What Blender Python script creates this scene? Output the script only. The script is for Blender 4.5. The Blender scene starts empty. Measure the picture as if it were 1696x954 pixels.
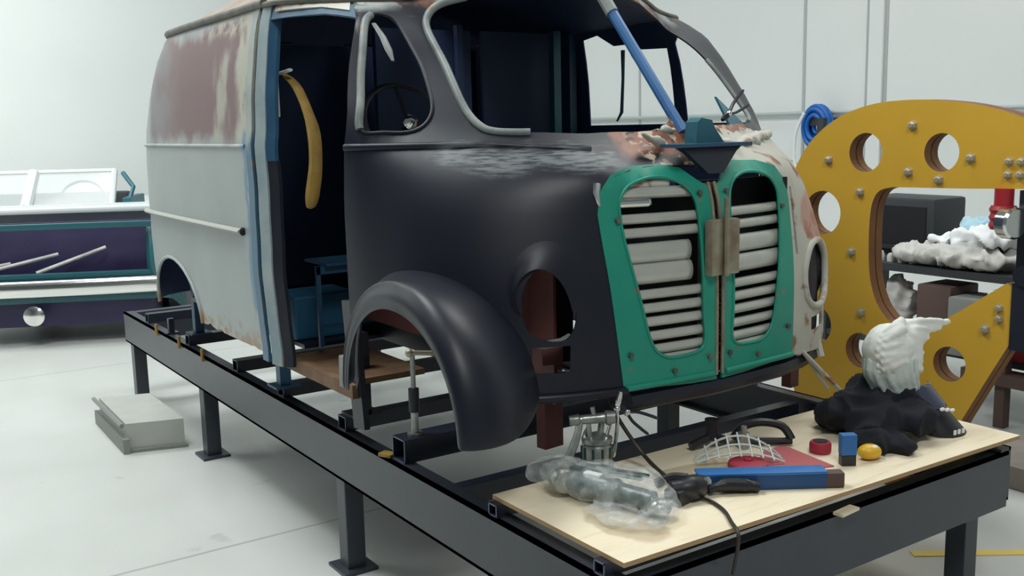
import bpy, bmesh, math, random, bisect
from mathutils import Vector, Matrix, noise
from mathutils.geometry import delaunay_2d_cdt
random.seed(7)
S = bpy.context.scene
COL = S.collection

# ------------------------------------------------------------------ camera
yaw, pitch, roll = math.radians(34), math.radians(-9.1), math.radians(1.3)
f0 = Vector((math.sin(yaw), math.cos(yaw), 0)); r0 = Vector((math.cos(yaw), -math.sin(yaw), 0)); u0 = Vector((0, 0, 1))
fw = f0*math.cos(pitch) + u0*math.sin(pitch)
up = u0*math.cos(pitch) - f0*math.sin(pitch)
R_ = r0*math.cos(roll) - up*math.sin(roll)
U_ = up*math.cos(roll) + r0*math.sin(roll)
cd = bpy.data.cameras.new('camera'); cam = bpy.data.objects.new('camera', cd); COL.objects.link(cam)
cd.sensor_width = 36; cd.lens = 36*1673/1696
cd.clip_start = .05; cd.clip_end = 200
m = Matrix((R_, U_, -fw)).transposed().to_4x4(); m.translation = (0, 0, 1.55)
cam.matrix_world = m
S.camera = cam
# ------------------------------------------------------------------ world, lights, exposure
S.view_settings.view_transform = 'Standard'; S.view_settings.look = 'None'
S.view_settings.gamma = 1; S.view_settings.use_curve_mapping = False
S.view_settings.exposure = 0.0
w = bpy.data.worlds.new('world'); S.world = w; w.use_nodes = True
bg = w.node_tree.nodes['Background']; bg.inputs[0].default_value = (.84, .93, 1, 1); bg.inputs[1].default_value = .25
def area(name, loc, tgt, size, power, col=(1, 1, 1), sy=None):
    l = bpy.data.lights.new(name, 'AREA'); l.energy = power; l.color = col; l.size = size
    if sy: l.shape = 'RECTANGLE'; l.size_y = sy
    o = bpy.data.objects.new(name, l); COL.objects.link(o); o.location = loc
    o.rotation_euler = (Vector(tgt)-Vector(loc)).to_track_quat('-Z', 'Y').to_euler()
area('back_wall_fill', (-1.5, 9.0, 5.8), (-1.5, 11.0, 0), 6, 640, (.95, 1, .98), 3)  # added area light that overexposes the back wall
area('ceiling_lamp_left', (.2, 4.2, 5.8), (-.1, 4.2, 0), 1.8, 225, (.95, 1, .98), 2.5)
area('front_fill', (.3, -1.2, 5.8), (2.0, 1.5, 0), 1.6, 170, (.97, 1, .98), 1.6)  # added light for the nose, plywood and yellow frame, no known lamp there
area('ceiling_lamp_right', (4.9, 3.0, 5.8), (4.9, 2.6, 0), 2.5, 125, (.98, 1, .97), 2)

# ------------------------------------------------------------------ materials
M = {}
def mat(name, col, rough=.5, metal=0., col2=None, scale=6., detail=4., bump=0., bscale=30., amt=.5, spec=.5, alpha=1., trans=0.):
    mt = bpy.data.materials.new(name); mt.use_nodes = True; nt = mt.node_tree; b = nt.nodes['Principled BSDF']
    b.inputs['Base Color'].default_value = (*col, 1); b.inputs['Roughness'].default_value = rough; b.inputs['Metallic'].default_value = metal
    b.inputs['Specular IOR Level'].default_value = spec
    if alpha < 1: b.inputs['Alpha'].default_value = alpha
    if trans: b.inputs['Transmission Weight'].default_value = trans
    tc = nt.nodes.new('ShaderNodeTexCoord')
    if col2:
        n = nt.nodes.new('ShaderNodeTexNoise'); n.inputs['Scale'].default_value = scale; n.inputs['Detail'].default_value = detail
        nt.links.new(tc.outputs['Object'], n.inputs['Vector'])
        cr = nt.nodes.new('ShaderNodeValToRGB'); e = cr.color_ramp.elements
        e[0].position = .5-amt*.4; e[1].position = .5+amt*.4
        e[0].color = (*col, 1); e[1].color = (*col2, 1)
        nt.links.new(n.outputs['Fac'], cr.inputs[0]); nt.links.new(cr.outputs[0], b.inputs['Base Color'])
    if bump:
        n2 = nt.nodes.new('ShaderNodeTexNoise'); n2.inputs['Scale'].default_value = bscale; n2.inputs['Detail'].default_value = 5
        nt.links.new(tc.outputs['Object'], n2.inputs['Vector'])
        bp = nt.nodes.new('ShaderNodeBump'); bp.inputs['Strength'].default_value = bump; bp.inputs['Distance'].default_value = .01
        nt.links.new(n2.outputs['Fac'], bp.inputs['Height']); nt.links.new(bp.outputs[0], b.inputs['Normal'])
    M[name] = mt; return mt
class NG:
    """small node helper for painted-wear masks in world position"""
    def __init__(s, mt):
        s.nt = mt.node_tree; s.b = s.nt.nodes['Principled BSDF']
        g = s.nt.nodes.new('ShaderNodeNewGeometry'); x = s.nt.nodes.new('ShaderNodeSeparateXYZ')
        s.pos = g.outputs['Position']; s.nt.links.new(s.pos, x.inputs[0]); s.x, s.y, s.z = x.outputs
        s.cur = None
    def m(s, op, a, b=0., c=0., clamp=False):
        n = s.nt.nodes.new('ShaderNodeMath'); n.operation = op; n.use_clamp = clamp
        for i, v in enumerate((a, b, c)):
            if isinstance(v, (int, float)): n.inputs[i].default_value = v
            else: s.nt.links.new(v, n.inputs[i])
        return n.outputs[0]
    def noise(s, scale, detail=4, sx=1., sy=1., sz=1.):
        mp = s.nt.nodes.new('ShaderNodeMapping'); mp.inputs['Scale'].default_value = (sx, sy, sz); s.nt.links.new(s.pos, mp.inputs[0])
        n = s.nt.nodes.new('ShaderNodeTexNoise'); n.inputs['Scale'].default_value = scale; n.inputs['Detail'].default_value = detail
        s.nt.links.new(mp.outputs[0], n.inputs['Vector']); return n.outputs['Fac']
    def ramp(s, v, lo, hi): # 0 below lo, 1 above hi
        n = s.nt.nodes.new('ShaderNodeMapRange'); n.interpolation_type = 'SMOOTHSTEP'
        n.inputs[1].default_value = lo; n.inputs[2].default_value = hi; s.nt.links.new(v, n.inputs[0]); return n.outputs[0]
    def box(s, e=.02, na=.05, nsc=9., **k): # ymin,ymax,zmin,zmax,xmin,xmax with wobbly edges
        nz = s.m('MULTIPLY', s.m('SUBTRACT', s.noise(nsc), .5), na*2); out = None
        for ax, v in (('x', s.x), ('y', s.y), ('z', s.z)):
            vv = s.m('ADD', v, nz)
            for q in ('min', 'max'):
                if ax+q in k:
                    t = k[ax+q]; r = s.ramp(vv, t-e, t+e)
                    if q == 'max': r = s.m('SUBTRACT', 1., r)
                    out = r if out is None else s.m('MULTIPLY', out, r)
        return out
    def blob(s, c, r, na=.4, nsc=8.): # ellipsoid mask
        t = None
        for v, cc, rr in zip((s.x, s.y, s.z), c, r):
            if rr is None: continue
            q = s.m('POWER', s.m('ABSOLUTE', s.m('DIVIDE', s.m('SUBTRACT', v, cc), rr)), 2.)
            t = q if t is None else s.m('ADD', t, q)
        t = s.m('ADD', t, s.m('MULTIPLY', s.m('SUBTRACT', s.noise(nsc), .5), na*2))
        return s.m('SUBTRACT', 1., s.ramp(t, .7, 1.15))
    def layer(s, col, fac, amt=1.):
        mx = s.nt.nodes.new('ShaderNodeMix'); mx.data_type = 'RGBA'
        if s.cur is None:
            l = s.b.inputs['Base Color'].links
            if l: s.nt.links.new(l[0].from_socket, mx.inputs[6])
            else: mx.inputs[6].default_value = s.b.inputs['Base Color'].default_value
        else: s.nt.links.new(s.cur, mx.inputs[6])
        mx.inputs[7].default_value = (*col, 1)
        if amt != 1.: fac = s.m('MULTIPLY', fac, amt)
        s.nt.links.new(fac, mx.inputs[0]); s.cur = mx.outputs[2]; s.nt.links.new(s.cur, s.b.inputs['Base Color'])

mat('wall', (.76, .78, .77), .8, col2=(.69, .72, .71), scale=.8, amt=.9)
mat('floor', (.50, .51, .49), .38, col2=(.60, .61, .59), scale=1.1, detail=7, amt=.6, bump=.05, bscale=8)
n = NG(M['floor'])
n.layer((.30, .30, .29), n.m('MULTIPLY', n.ramp(n.noise(5, 6), .64, .70), n.ramp(n.noise(.9), .45, .6)), .5)
n.layer((.28, .29, .28), n.box(e=.003, na=.002, ymin=3.615, ymax=3.630, xmax=1.9), .7)
n.layer((.28, .29, .28), n.box(e=.003, na=.002, ymin=7.115, ymax=7.130), .6)
mat('ceiling', (.30, .32, .33), .9)
mat('joint', (.42, .45, .45), .8)
mat('conduit', (.42, .47, .47), .6)
mat('yellow_line', (.82, .60, .12), .6, col2=(.7, .55, .2), scale=20)
mat('rig_steel', (.030, .035, .048), .36, col2=(.042, .048, .060), scale=5, amt=.8, bump=.03, bscale=60)
mat('tube_steel', (.014, .017, .030), .35, col2=(.02, .024, .04), scale=8)
mat('tube_end', (.10, .13, .19), .45)
mat('plywood', (.78, .66, .47), .7, col2=(.88, .78, .60), scale=5, amt=.7, bump=.04, bscale=90)
n = NG(M['plywood'])
n.layer((.50, .38, .24), n.ramp(n.noise(4, 5, 1, 9, 1), .55, .75), .45)
n.layer((.34, .22, .11), n.blob((1.9, 2.0, .57), (.22, .06, None), .5, 12), .55)
n.layer((.30, .20, .10), n.blob((1.56, 1.83, .57), (.08, .14, None), .6, 14), .45)
mat('ply_edge', (.42, .27, .14), .8)
mat('black_primer', (.005, .006, .015), .42, col2=(.010, .012, .022), spec=.4, scale=3, amt=.9, bump=.02, bscale=14)
n = NG(M['black_primer'])
n.layer((.20, .22, .23), n.m('MULTIPLY', n.box(e=.02, na=.05, zmin=1.43, zmax=1.485, xmin=1.45, xmax=1.9), n.ramp(n.noise(30, 3, .6, .6, 6), .35, .6)), .7)
n.layer((.30, .12, .07), n.m('MULTIPLY', n.box(e=.03, na=.06, zmin=1.45, zmax=1.60, xmin=1.93, ymax=2.45), n.ramp(n.noise(22), .40, .52)), .9)
n.layer((.62, .50, .38), n.m('MULTIPLY', n.box(e=.02, na=.06, zmin=1.42, zmax=1.56, xmin=2.0, ymax=2.4), n.ramp(n.noise(34), .52, .60)), .9)
n.layer((.32, .15, .09), n.m('MULTIPLY', n.box(e=.03, na=.05, zmin=1.94), n.ramp(n.noise(7), .45, .6)), .8)
n.layer((.42, .46, .44), n.m('MULTIPLY', n.box(e=.03, na=.05, zmin=1.93), n.ramp(n.noise(11), .52, .6)), .8)
mat('dark_primer', (.009, .011, .022), .42)
mat('inner_skin', (.018, .034, .095), .6, col2=(.028, .055, .13), scale=3)
mat('rear_skin', (.29, .325, .325), .42, col2=(.36, .395, .39), scale=3, detail=5, amt=.7, bump=.03, bscale=9)
n = NG(M['rear_skin'])
n.layer((.125, .042, .046), n.box(e=.035, na=.07, nsc=7, zmin=1.53, ymin=3.48, ymax=4.85, zmax=1.95), .95)
n.layer((.40, .38, .31), n.m('MULTIPLY', n.box(e=.05, na=.12, nsc=5, zmin=1.5, zmax=1.84, ymin=3.68, ymax=3.98), n.ramp(n.noise(5, 5, 1, 1.0, .5), .48, .64)), .8)
n.layer((.42, .40, .33), n.m('MULTIPLY', n.box(e=.03, na=.08, nsc=6, zmin=1.5, ymax=3.64), n.ramp(n.noise(9, 5, 1, 1, .5), .40, .55)), .9)
n.layer((.42, .39, .31), n.m('MULTIPLY', n.box(e=.03, na=.08, nsc=6, zmin=1.91, ymin=3.5, ymax=4.1), n.ramp(n.noise(11, 5), .40, .52)), .9)
n.layer((.22, .25, .28), n.m('MULTIPLY', n.box(e=.2, na=.1, zmin=1.5, ymin=4.5), n.ramp(n.noise(3, 3), .3, .6)), .5)
n.layer((.07, .20, .33), n.m('MULTIPLY', n.box(e=.02, na=.035, zmax=1.55, ymax=3.58), n.ramp(n.noise(9, 5, 1, 1, .5), .42, .52)), .85)
n.layer((.30, .17, .07), n.m('MULTIPLY', n.box(e=.04, na=.07, zmax=.80), n.ramp(n.noise(16, 5), .42, .54)), .95)
mat('roof_skin', (.30, .28, .25), .6, col2=(.28, .16, .12), scale=5, amt=.5)
mat('gutter', (.06, .065, .065), .5, col2=(.16, .14, .11), scale=14)
mat('moulding', (.36, .37, .34), .5)
mat('green_paint', (.010, .25, .175), .42, col2=(.016, .29, .20), scale=6)
n = NG(M['green_paint'])
n.layer((.25, .14, .08), n.ramp(n.noise(26), .66, .70), .8)
n.layer((.12, .09, .06), n.box(e=.01, na=.015, xmin=2.155, xmax=2.185, zmin=.8), .5)
mat('louver', (.55, .55, .50), .26, .25, col2=(.46, .47, .43), scale=9)
mat('chrome', (.80, .80, .78), .16, 1.)
mat('bronze', (.38, .36, .27), .4, .5, col2=(.24, .18, .12), scale=18)
mat('dark_gap', (.006, .007, .010), .8)  # near-black, paints shade into the nose voids; also screen and moulding end
mat('teal_paint', (.012, .085, .13), .45, col2=(.02, .13, .17), scale=9)
mat('blue_paint', (.012, .055, .12), .45, col2=(.02, .085, .15), scale=5)
mat('brace_blue', (.035, .13, .33), .4, col2=(.06, .17, .38), scale=9)
mat('worn_edge', (.30, .33, .32), .5, col2=(.10, .12, .12), scale=10, amt=.6)
n = NG(M['worn_edge']); n.layer((.30, .15, .05), n.ramp(n.noise(16), .60, .66), .8)
mat('pillar_pale', (.30, .35, .36), .45, col2=(.16, .24, .28), scale=7)
n = NG(M['pillar_pale']); n.layer((.33, .24, .15), n.ramp(n.noise(17), .62, .7), .6)
mat('pillar_mixed', (.34, .36, .34), .45, col2=(.24, .27, .27), scale=9)
n = NG(M['pillar_mixed']); n.layer((.035, .12, .20), n.box(e=.03, na=.12, nsc=6, zmax=1.52), .9); n.layer((.25, .15, .08), n.ramp(n.noise(19), .64, .7), .6)
mat('pillar_blue', (.012, .055, .13), .4, col2=(.035, .11, .19), scale=8, amt=.8)
mat('rust_white', (.56, .55, .49), .6, col2=(.44, .42, .36), scale=9, amt=.9)
n = NG(M['rust_white'])
n.layer((.26, .09, .045), n.ramp(n.noise(11, 6), .55, .66), .9)
n.layer((.45, .16, .12), n.blob((2.8, 2.35, 1.22), (.2, .3, .09), .5), .6)
mat('oxide', (.085, .016, .014), .55, col2=(.11, .024, .02), scale=5)
mat('rust_floor', (.12, .055, .03), .7, col2=(.20, .12, .06), scale=12)
mat('press_yellow', (.72, .42, .04), .42, col2=(.66, .38, .04), scale=3)
mat('press_edge', (.20, .08, .016), .6, col2=(.15, .055, .014), scale=8)
mat('bolt_steel', (.50, .45, .33), .45, .5)
mat('red_paint', (.40, .02, .03), .4)
mat('rag', (.80, .80, .75), .9, col2=(.70, .71, .67), scale=9, bump=.25, bscale=14)
mat('rag_grey', (.55, .60, .57), .9, bump=.25, bscale=16)
mat('black_cloth', (.008, .009, .016), .95, col2=(.014, .015, .022), scale=14, bump=.2, bscale=40)
mat('black_plastic', (.012, .012, .016), .4)
mat('shield', (.05, .055, .10), .18, col2=(.08, .09, .14), scale=6)
mat('tool_blue', (.02, .13, .38), .45, col2=(.03, .16, .44), scale=12)
mat('tool_blue_dark', (.012, .065, .20), .5)
mat('pink_sheet', (.50, .12, .13), .6)
mat('red_pad', (.42, .02, .05), .6, col2=(.35, .03, .05), scale=30)
mat('pale_wire', (.60, .66, .64), .4)
mat('tape_yellow', (.75, .43, .02), .35)
mat('cast_grey', (.48, .50, .47), .35, .7, col2=(.24, .25, .24), scale=22, bump=.2, bscale=60)
mat('green_tool', (.006, .05, .042), .3, col2=(.02, .05, .045), scale=14, amt=.5)
mat('box_grey', (.44, .45, .42), .75, col2=(.40, .41, .385), scale=9)
mat('box_edge', (.22, .23, .215), .6)
mat('car_teal', (.02, .10, .12), .3)
mat('car_dark', (.028, .022, .075), .5, col2=(.04, .03, .09), scale=4)
mat('car_pale', (.66, .70, .70), .4)
mat('bench_wood', (.10, .06, .05), .7)
mat('bench_dark', (.03, .035, .04), .6)
mat('paper', (.80, .82, .83), .8, bump=.3, bscale=14)
mat('bag_paper', (.60, .59, .56), .8, col2=(.45, .44, .42), scale=16, bump=.3, bscale=20)
mat('hose_blue', (.01, .12, .45), .4)
mat('cord', (.03, .025, .018), .5)
mat('foam_yellow', (.42, .27, .06), .8, col2=(.30, .18, .05), scale=18, bump=.3, bscale=30)
mat('white_strap', (.62, .66, .64), .6)
mat('pallet', (.22, .19, .17), .8, col2=(.28, .25, .22), scale=9)
mat('bin_blue', (.01, .085, .16), .6)
# crumpled clear film
pl = bpy.data.materials.new('clear_film'); pl.use_nodes = True; nt = pl.node_tree; b = nt.nodes['Principled BSDF']
b.inputs['Base Color'].default_value = (.82, .86, .86, 1); b.inputs['Roughness'].default_value = .18; b.inputs['Alpha'].default_value = .30
nn = nt.nodes.new('ShaderNodeTexNoise'); nn.inputs['Scale'].default_value = 22; nn.inputs['Detail'].default_value = 4
tc = nt.nodes.new('ShaderNodeTexCoord'); nt.links.new(tc.outputs['Object'], nn.inputs['Vector'])
mr = nt.nodes.new('ShaderNodeMapRange'); mr.inputs[1].default_value = .38; mr.inputs[2].default_value = .68; mr.inputs[3].default_value = .10; mr.inputs[4].default_value = .42
nt.links.new(nn.outputs['Fac'], mr.inputs[0]); nt.links.new(mr.outputs[0], b.inputs['Alpha'])
bp = nt.nodes.new('ShaderNodeBump'); bp.inputs['Strength'].default_value = .8; bp.inputs['Distance'].default_value = .01
nt.links.new(nn.outputs['Fac'], bp.inputs['Height']); nt.links.new(bp.outputs[0], b.inputs['Normal'])
M['clear_film'] = pl
M['glass_dim'] = mat('glass_dim', (.75, .78, .78), .1, alpha=.35)

# ------------------------------------------------------------------ mesh helpers (world coordinates)
V = Vector
def obj(name, bm, m, parent=None, smooth=False, loc=None, sharp=35):
    """link bm (world coordinates) as one mesh object, origin at its parent's base or at loc"""
    me = bpy.data.meshes.new(name)
    base = V(parent['_w']) if parent is not None else V(loc or (0, 0, 0))
    if parent is None and loc is None:
        xs = [v.co for v in bm.verts]
        base = V((sum(c.x for c in xs)/len(xs), sum(c.y for c in xs)/len(xs), min(c.z for c in xs)))
    bmesh.ops.translate(bm, verts=bm.verts, vec=-base)
    if smooth:
        for f in bm.faces: f.smooth = True
        for e in bm.edges:
            if len(e.link_faces) == 2 and e.calc_face_angle(0) > math.radians(sharp): e.smooth = False
    bm.to_mesh(me); bm.free()
    for q in (m if isinstance(m, (list, tuple)) else [m]): me.materials.append(M[q])
    o = bpy.data.objects.new(name, me); COL.objects.link(o)
    o['_w'] = tuple(base)
    if parent is not None: o.parent = parent; o.location = (0, 0, 0)
    else: o.location = base
    return o
def thing(name, label, cat, loc, group=None):
    o = bpy.data.objects.new(name, None); COL.objects.link(o); o.location = loc; o['_w'] = tuple(loc); o.empty_display_size = .1
    return tag(o, label, cat, group)
def tag(o, label=None, cat=None, group=None, kind=None):
    if label: o['label'] = label
    if cat: o['category'] = cat
    if group: o['group'] = group
    if kind: o['kind'] = kind
    return o
def struct(name, bm, m): return tag(obj(name, bm, m), kind='structure')
def B(): return bmesh.new()
def box(bm, c, s, rz=0., rx=0., ry=0., bev=0.):
    r = bmesh.ops.create_cube(bm, size=1.); vs = r['verts']
    bmesh.ops.scale(bm, vec=s, verts=vs)
    if bev:
        es = list({e for v in vs for e in v.link_edges})
        rb = bmesh.ops.bevel(bm, geom=es, offset=bev, segments=2, affect='EDGES', profile=.6); vs = list({v for f in rb['faces'] for v in f.verts} | {v for v in vs if v.is_valid})
    mt = Matrix.Translation(c) @ Matrix.Rotation(rz, 4, 'Z') @ Matrix.Rotation(ry, 4, 'Y') @ Matrix.Rotation(rx, 4, 'X')
    bmesh.ops.transform(bm, matrix=mt, verts=vs)
    return vs
def bx(bm, x0, x1, y0, y1, z0, z1, bev=0.): return box(bm, ((x0+x1)/2, (y0+y1)/2, (z0+z1)/2), (abs(x1-x0), abs(y1-y0), abs(z1-z0)), bev=bev)
def sm(pts, n=6, closed=False):
    """Catmull-Rom through the points"""
    P = [V(p) for p in pts]; N = len(P); out = []
    for i in range(N if closed else N-1):
        if closed: a, b, c, d = P[(i-1) % N], P[i], P[(i+1) % N], P[(i+2) % N]
        else: a, b, c, d = P[max(i-1, 0)], P[i], P[i+1], P[min(i+2, N-1)]
        for k in range(n):
            t = k/n
            out.append(.5*((2*b)+(c-a)*t+(2*a-5*b+4*c-d)*t*t+(3*b-a-3*c+d)*t**3))
    if not closed: out.append(P[-1])
    return out
def tube(bm, path, r, seg=8, closed=False, caps=True, flat=1.):
    P = [V(p) for p in path]; N = len(P); rings = []
    t0 = (P[1]-P[0]).normalized(); ref = V((0, 0, 1)) if abs(t0.z) < .9 else V((1, 0, 0)); nrm = t0.cross(ref).normalized()
    for i in range(N):
        if closed: t = (P[(i+1) % N]-P[i-1]).normalized()
        else: t = (P[min(i+1, N-1)]-P[max(i-1, 0)]).normalized()
        nrm = (nrm-t*nrm.dot(t)); nrm.normalize(); bn = t.cross(nrm)
        rr = r[i] if isinstance(r, (list, tuple)) else r
        rings.append([bm.verts.new(P[i]+(nrm*math.cos(a)+bn*math.sin(a)*flat)*rr) for a in [2*math.pi*k/seg for k in range(seg)]])
    for i in range(N if closed else N-1):
        A, Bq = rings[i], rings[(i+1) % N]
        for k in range(seg): bm.faces.new((A[k], A[(k+1) % seg], Bq[(k+1) % seg], Bq[k]))
    if caps and not closed: bm.faces.new(rings[0][::-1]); bm.faces.new(rings[-1])
def cyl(bm, a, b, r, seg=20, r2=None):
    tube(bm, [a, b], [r, r if r2 is None else r2], seg)
def lathe(bm, prof, origin=(0, 0, 0), axis=(0, 0, 1), seg=24):
    """profile of (radius, height) revolved about axis at origin"""
    q = V((0, 0, 1)).rotation_difference(V(axis).normalized()).to_matrix(); o = V(origin); rings = []
    for r, h in prof:
        if r < 1e-5: rings.append([bm.verts.new(o+q @ V((0, 0, h)))])
        else: rings.append([bm.verts.new(o+q @ V((r*math.cos(2*math.pi*k/seg), r*math.sin(2*math.pi*k/seg), h))) for k in range(seg)])
    for A, Bq in zip(rings, rings[1:]):
        for k in range(seg):
            a0, a1 = A[k % len(A)], A[(k+1) % len(A)]; b0, b1 = Bq[k % len(Bq)], Bq[(k+1) % len(Bq)]
            vs = []
            for v in (a0, a1, b1, b0):
                if v not in vs: vs.append(v)
            if len(vs) > 2: bm.faces.new(vs)
def inside(p, poly):
    x, y = p[0], p[1]; c = False; j = len(poly)-1
    for i in range(len(poly)):
        a, b = poly[i], poly[j]
        if (a[1] > y) != (b[1] > y) and x < (b[0]-a[0])*(y-a[1])/(b[1]-a[1])+a[0]: c = not c
        j = i
    return c
def cdt(outline, holes, sp):
    def dens(p):
        o = []
        for i in range(len(p)):
            a, b = V(p[i][:2]), V(p[(i+1) % len(p)][:2]); n = max(1, int((b-a).length/sp+.5))
            o += [a.lerp(b, k/n) for k in range(n)]
        return o
    loops = [dens(outline)]+[dens(h) for h in holes]; vs = []; es = []
    for L in loops:
        s = len(vs); vs += L; es += [(s+i, s+(i+1) % len(L)) for i in range(len(L))]
    bnd = list(vs); x0 = min(v.x for v in loops[0]); x1 = max(v.x for v in loops[0]); y0 = min(v.y for v in loops[0]); y1 = max(v.y for v in loops[0])
    if sp < 1:
        y = y0+sp/2; r = 0
        while y < y1:
            x = x0+(sp/2 if r % 2 else 0)
            while x < x1:
                if inside((x, y), loops[0]) and not any(inside((x, y), h) for h in loops[1:]):
                    if all((b.x-x)**2+(b.y-y)**2 > (sp*.45)**2 for b in bnd): vs.append(V((x, y)))
                x += sp
            y += sp*.87; r += 1
    o = delaunay_2d_cdt(vs, es, [], 1, 1e-7)
    ov, of = o[0], o[2]; fs = []
    for f in of:
        c = sum((ov[i] for i in f), V((0, 0)))/len(f)
        if inside(c, loops[0]) and not any(inside(c, h) for h in loops[1:]): fs.append(tuple(f))
    return ov, fs
def plate(bm, outline, holes, mapf, depth, sp=9., side_mat=0):
    """polygon with holes, mapped to 3D by mapf(x, y, d) at d=0 and d=depth"""
    ov, fs = cdt(outline, holes, sp)
    A = [bm.verts.new(mapf(v.x, v.y, 0)) for v in ov]; C_ = [bm.verts.new(mapf(v.x, v.y, depth)) for v in ov]
    cnt = {}
    for f in fs:
        bm.faces.new([A[i] for i in f]); bm.faces.new([C_[i] for i in reversed(f)])
        for k in range(len(f)):
            e = (f[k], f[(k+1) % len(f)]); cnt[e] = 1
    for (a, b) in list(cnt):
        if (b, a) not in cnt:
            q = bm.faces.new((A[b], A[a], C_[a], C_[b])); q.material_index = side_mat
    bmesh.ops.recalc_face_normals(bm, faces=bm.faces)
def ball(bm, c, r, seg=3, rot=None):
    rr = bmesh.ops.create_icosphere(bm, subdivisions=seg, radius=1.)['verts']
    r = r if isinstance(r, (list, tuple)) else (r, r, r)
    bmesh.ops.scale(bm, vec=r, verts=rr)
    mt = Matrix.Translation(c)
    if rot: mt = mt @ Matrix.Rotation(rot[2], 4, 'Z') @ Matrix.Rotation(rot[1], 4, 'Y') @ Matrix.Rotation(rot[0], 4, 'X')
    bmesh.ops.transform(bm, matrix=mt, verts=rr); return rr
def melt(o, voxel=.01, disp=0., size=.06, smooth=4, ridged=False):
    """fuse overlapping lumps into one soft surface with folds"""
    r = o.modifiers.new('r', 'REMESH'); r.mode = 'VOXEL'; r.voxel_size = voxel; r.use_smooth_shade = True
    s = o.modifiers.new('s', 'SMOOTH'); s.iterations = smooth; s.factor = .5
    if disp:
        t = bpy.data.textures.new('folds', 'MUSGRAVE' if ridged else 'CLOUDS'); t.noise_scale = size
        if ridged: t.musgrave_type = 'RIDGED_MULTIFRACTAL'; t.octaves = 1.5
        else: t.noise_depth = 2
        d = o.modifiers.new('d', 'DISPLACE'); d.texture = t; d.strength = disp; d.mid_level = .5; d.texture_coords = 'LOCAL'
    return o
def clone(o, parent, delta):
    c = o.copy(); COL.objects.link(c); c.parent = parent; c.location = V(o.location)+V(delta); return c

# ------------------------------------------------------------------ shape of the van: plan outlines (half width, y) at rising heights
XC=2.17
UT=[0,.33,.55,.78,1.0,1.3,1.9,2.7,3.42,3.65,3.9,4.5]
VT=[.75,1.05,1.30,1.42,1.50,1.54,1.72,1.88,1.98,2.08,2.14,2.17]
def _r(z,tail,pts): # pts for knots 0..5 then tail
    out=[]
    for p in pts+tail:
        out.append((p[0],p[1],p[2] if len(p)>2 else z))
    return out
def _t(w,d=0,s=0): # tail knots 6..11, width w, rear shift d
    return [(w,3.40),(w,4.20),(w-.01,4.92-d),(w-.075,5.12-d),(w-.3,5.22-d),(0,5.25-d)]
LV=[
 _r(.75,_t(.895),[(0,2.11),(.33,2.13),(.54,2.19),(.73,2.32),(.84,2.52),(.89,2.80)]),
 _r(1.05,_t(.91),[(0,2.11),(.345,2.15),(.54,2.20),(.735,2.33),(.85,2.54),(.90,2.80)]),
 _r(1.30,_t(.91),[(0,2.13),(.355,2.19),(.52,2.25),(.71,2.39),(.835,2.58),(.90,2.80)]),
 _r(1.42,_t(.91,.01),[(0,2.16,1.39),(.335,2.205,1.40),(.49,2.29),(.67,2.44),(.81,2.61),(.895,2.80)]),
 _r(1.50,_t(.91,.02),[(0,2.24,1.47),(.30,2.31,1.48),(.46,2.40,1.49),(.61,2.50),(.78,2.65),(.89,2.80)]),
 _r(1.54,_t(.905,.02),[(0,2.28),(.29,2.38),(.45,2.45),(.575,2.53),(.75,2.67),(.885,2.80)]),
 _r(1.72,_t(.895,.1),[(0,2.44,1.73),(.28,2.56),(.44,2.64),(.56,2.71),(.70,2.79),(.84,2.87)]),
 _r(1.88,_t(.875,.2),[(0,2.59,1.92),(.28,2.75,1.90),(.43,2.84,1.89),(.545,2.90,1.88),(.66,2.915),(.77,2.95)]),
 _r(1.98,_t(.85,.3),[(0,2.66,2.02),(.27,2.82,2.01),(.41,2.90,1.99),(.52,2.96,1.97),(.62,3.0,1.96),(.71,3.06,1.96)]),
 _r(2.08,_t(.74,.42),[(0,2.80,2.09),(.24,2.95,2.08),(.36,3.02),(.45,3.08),(.52,3.15,2.06),(.58,3.22,2.06)]),
 _r(2.14,_t(.45,.6),[(0,3.05,2.15),(.18,3.15,2.14),(.26,3.2),(.32,3.25),(.37,3.3),(.4,3.35,2.13)]),
 _r(2.17,[(0,3.6),(0,4.1),(0,4.3),(0,4.4),(0,4.45),(0,4.5)],[(0,3.2),(0,3.25),(0,3.3),(0,3.35),(0,3.4),(0,3.45)]),
]
def _herm(T,P,t):
    n=len(T);t=min(max(t,T[0]),T[-1])
    i=min(max(bisect.bisect_right(T,t)-1,0),n-2)
    h=T[i+1]-T[i];s=(t-T[i])/h
    def tan(j,c):
        if j==0: return (P[1][c]-P[0][c])/(T[1]-T[0])
        if j==n-1: return (P[-1][c]-P[-2][c])/(T[-1]-T[-2])
        a=(P[j][c]-P[j-1][c])/(T[j]-T[j-1]);b=(P[j+1][c]-P[j][c])/(T[j+1]-T[j])
        if a*b<=0: return 0.
        return 2*a*b/(a+b)
    r=[]
    for c in range(3):
        m0,m1=tan(i,c)*h,tan(i+1,c)*h
        r.append((2*s**3-3*s*s+1)*P[i][c]+(s**3-2*s*s+s)*m0+(-2*s**3+3*s*s)*P[i+1][c]+(s**3-s*s)*m1)
    return r
def vsurf(u,v,side=-1,off=0.):
    a=min(max(bisect.bisect_right(VT,v)-1,0),len(VT)-2)
    lo=max(0,a-1);hi=min(len(VT),a+3)
    col=[_herm(UT,LV[j],u) for j in range(lo,hi)]
    w,y,z=_herm(VT[lo:hi],col,v)
    return (XC+side*(w+off),y,z)
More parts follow.
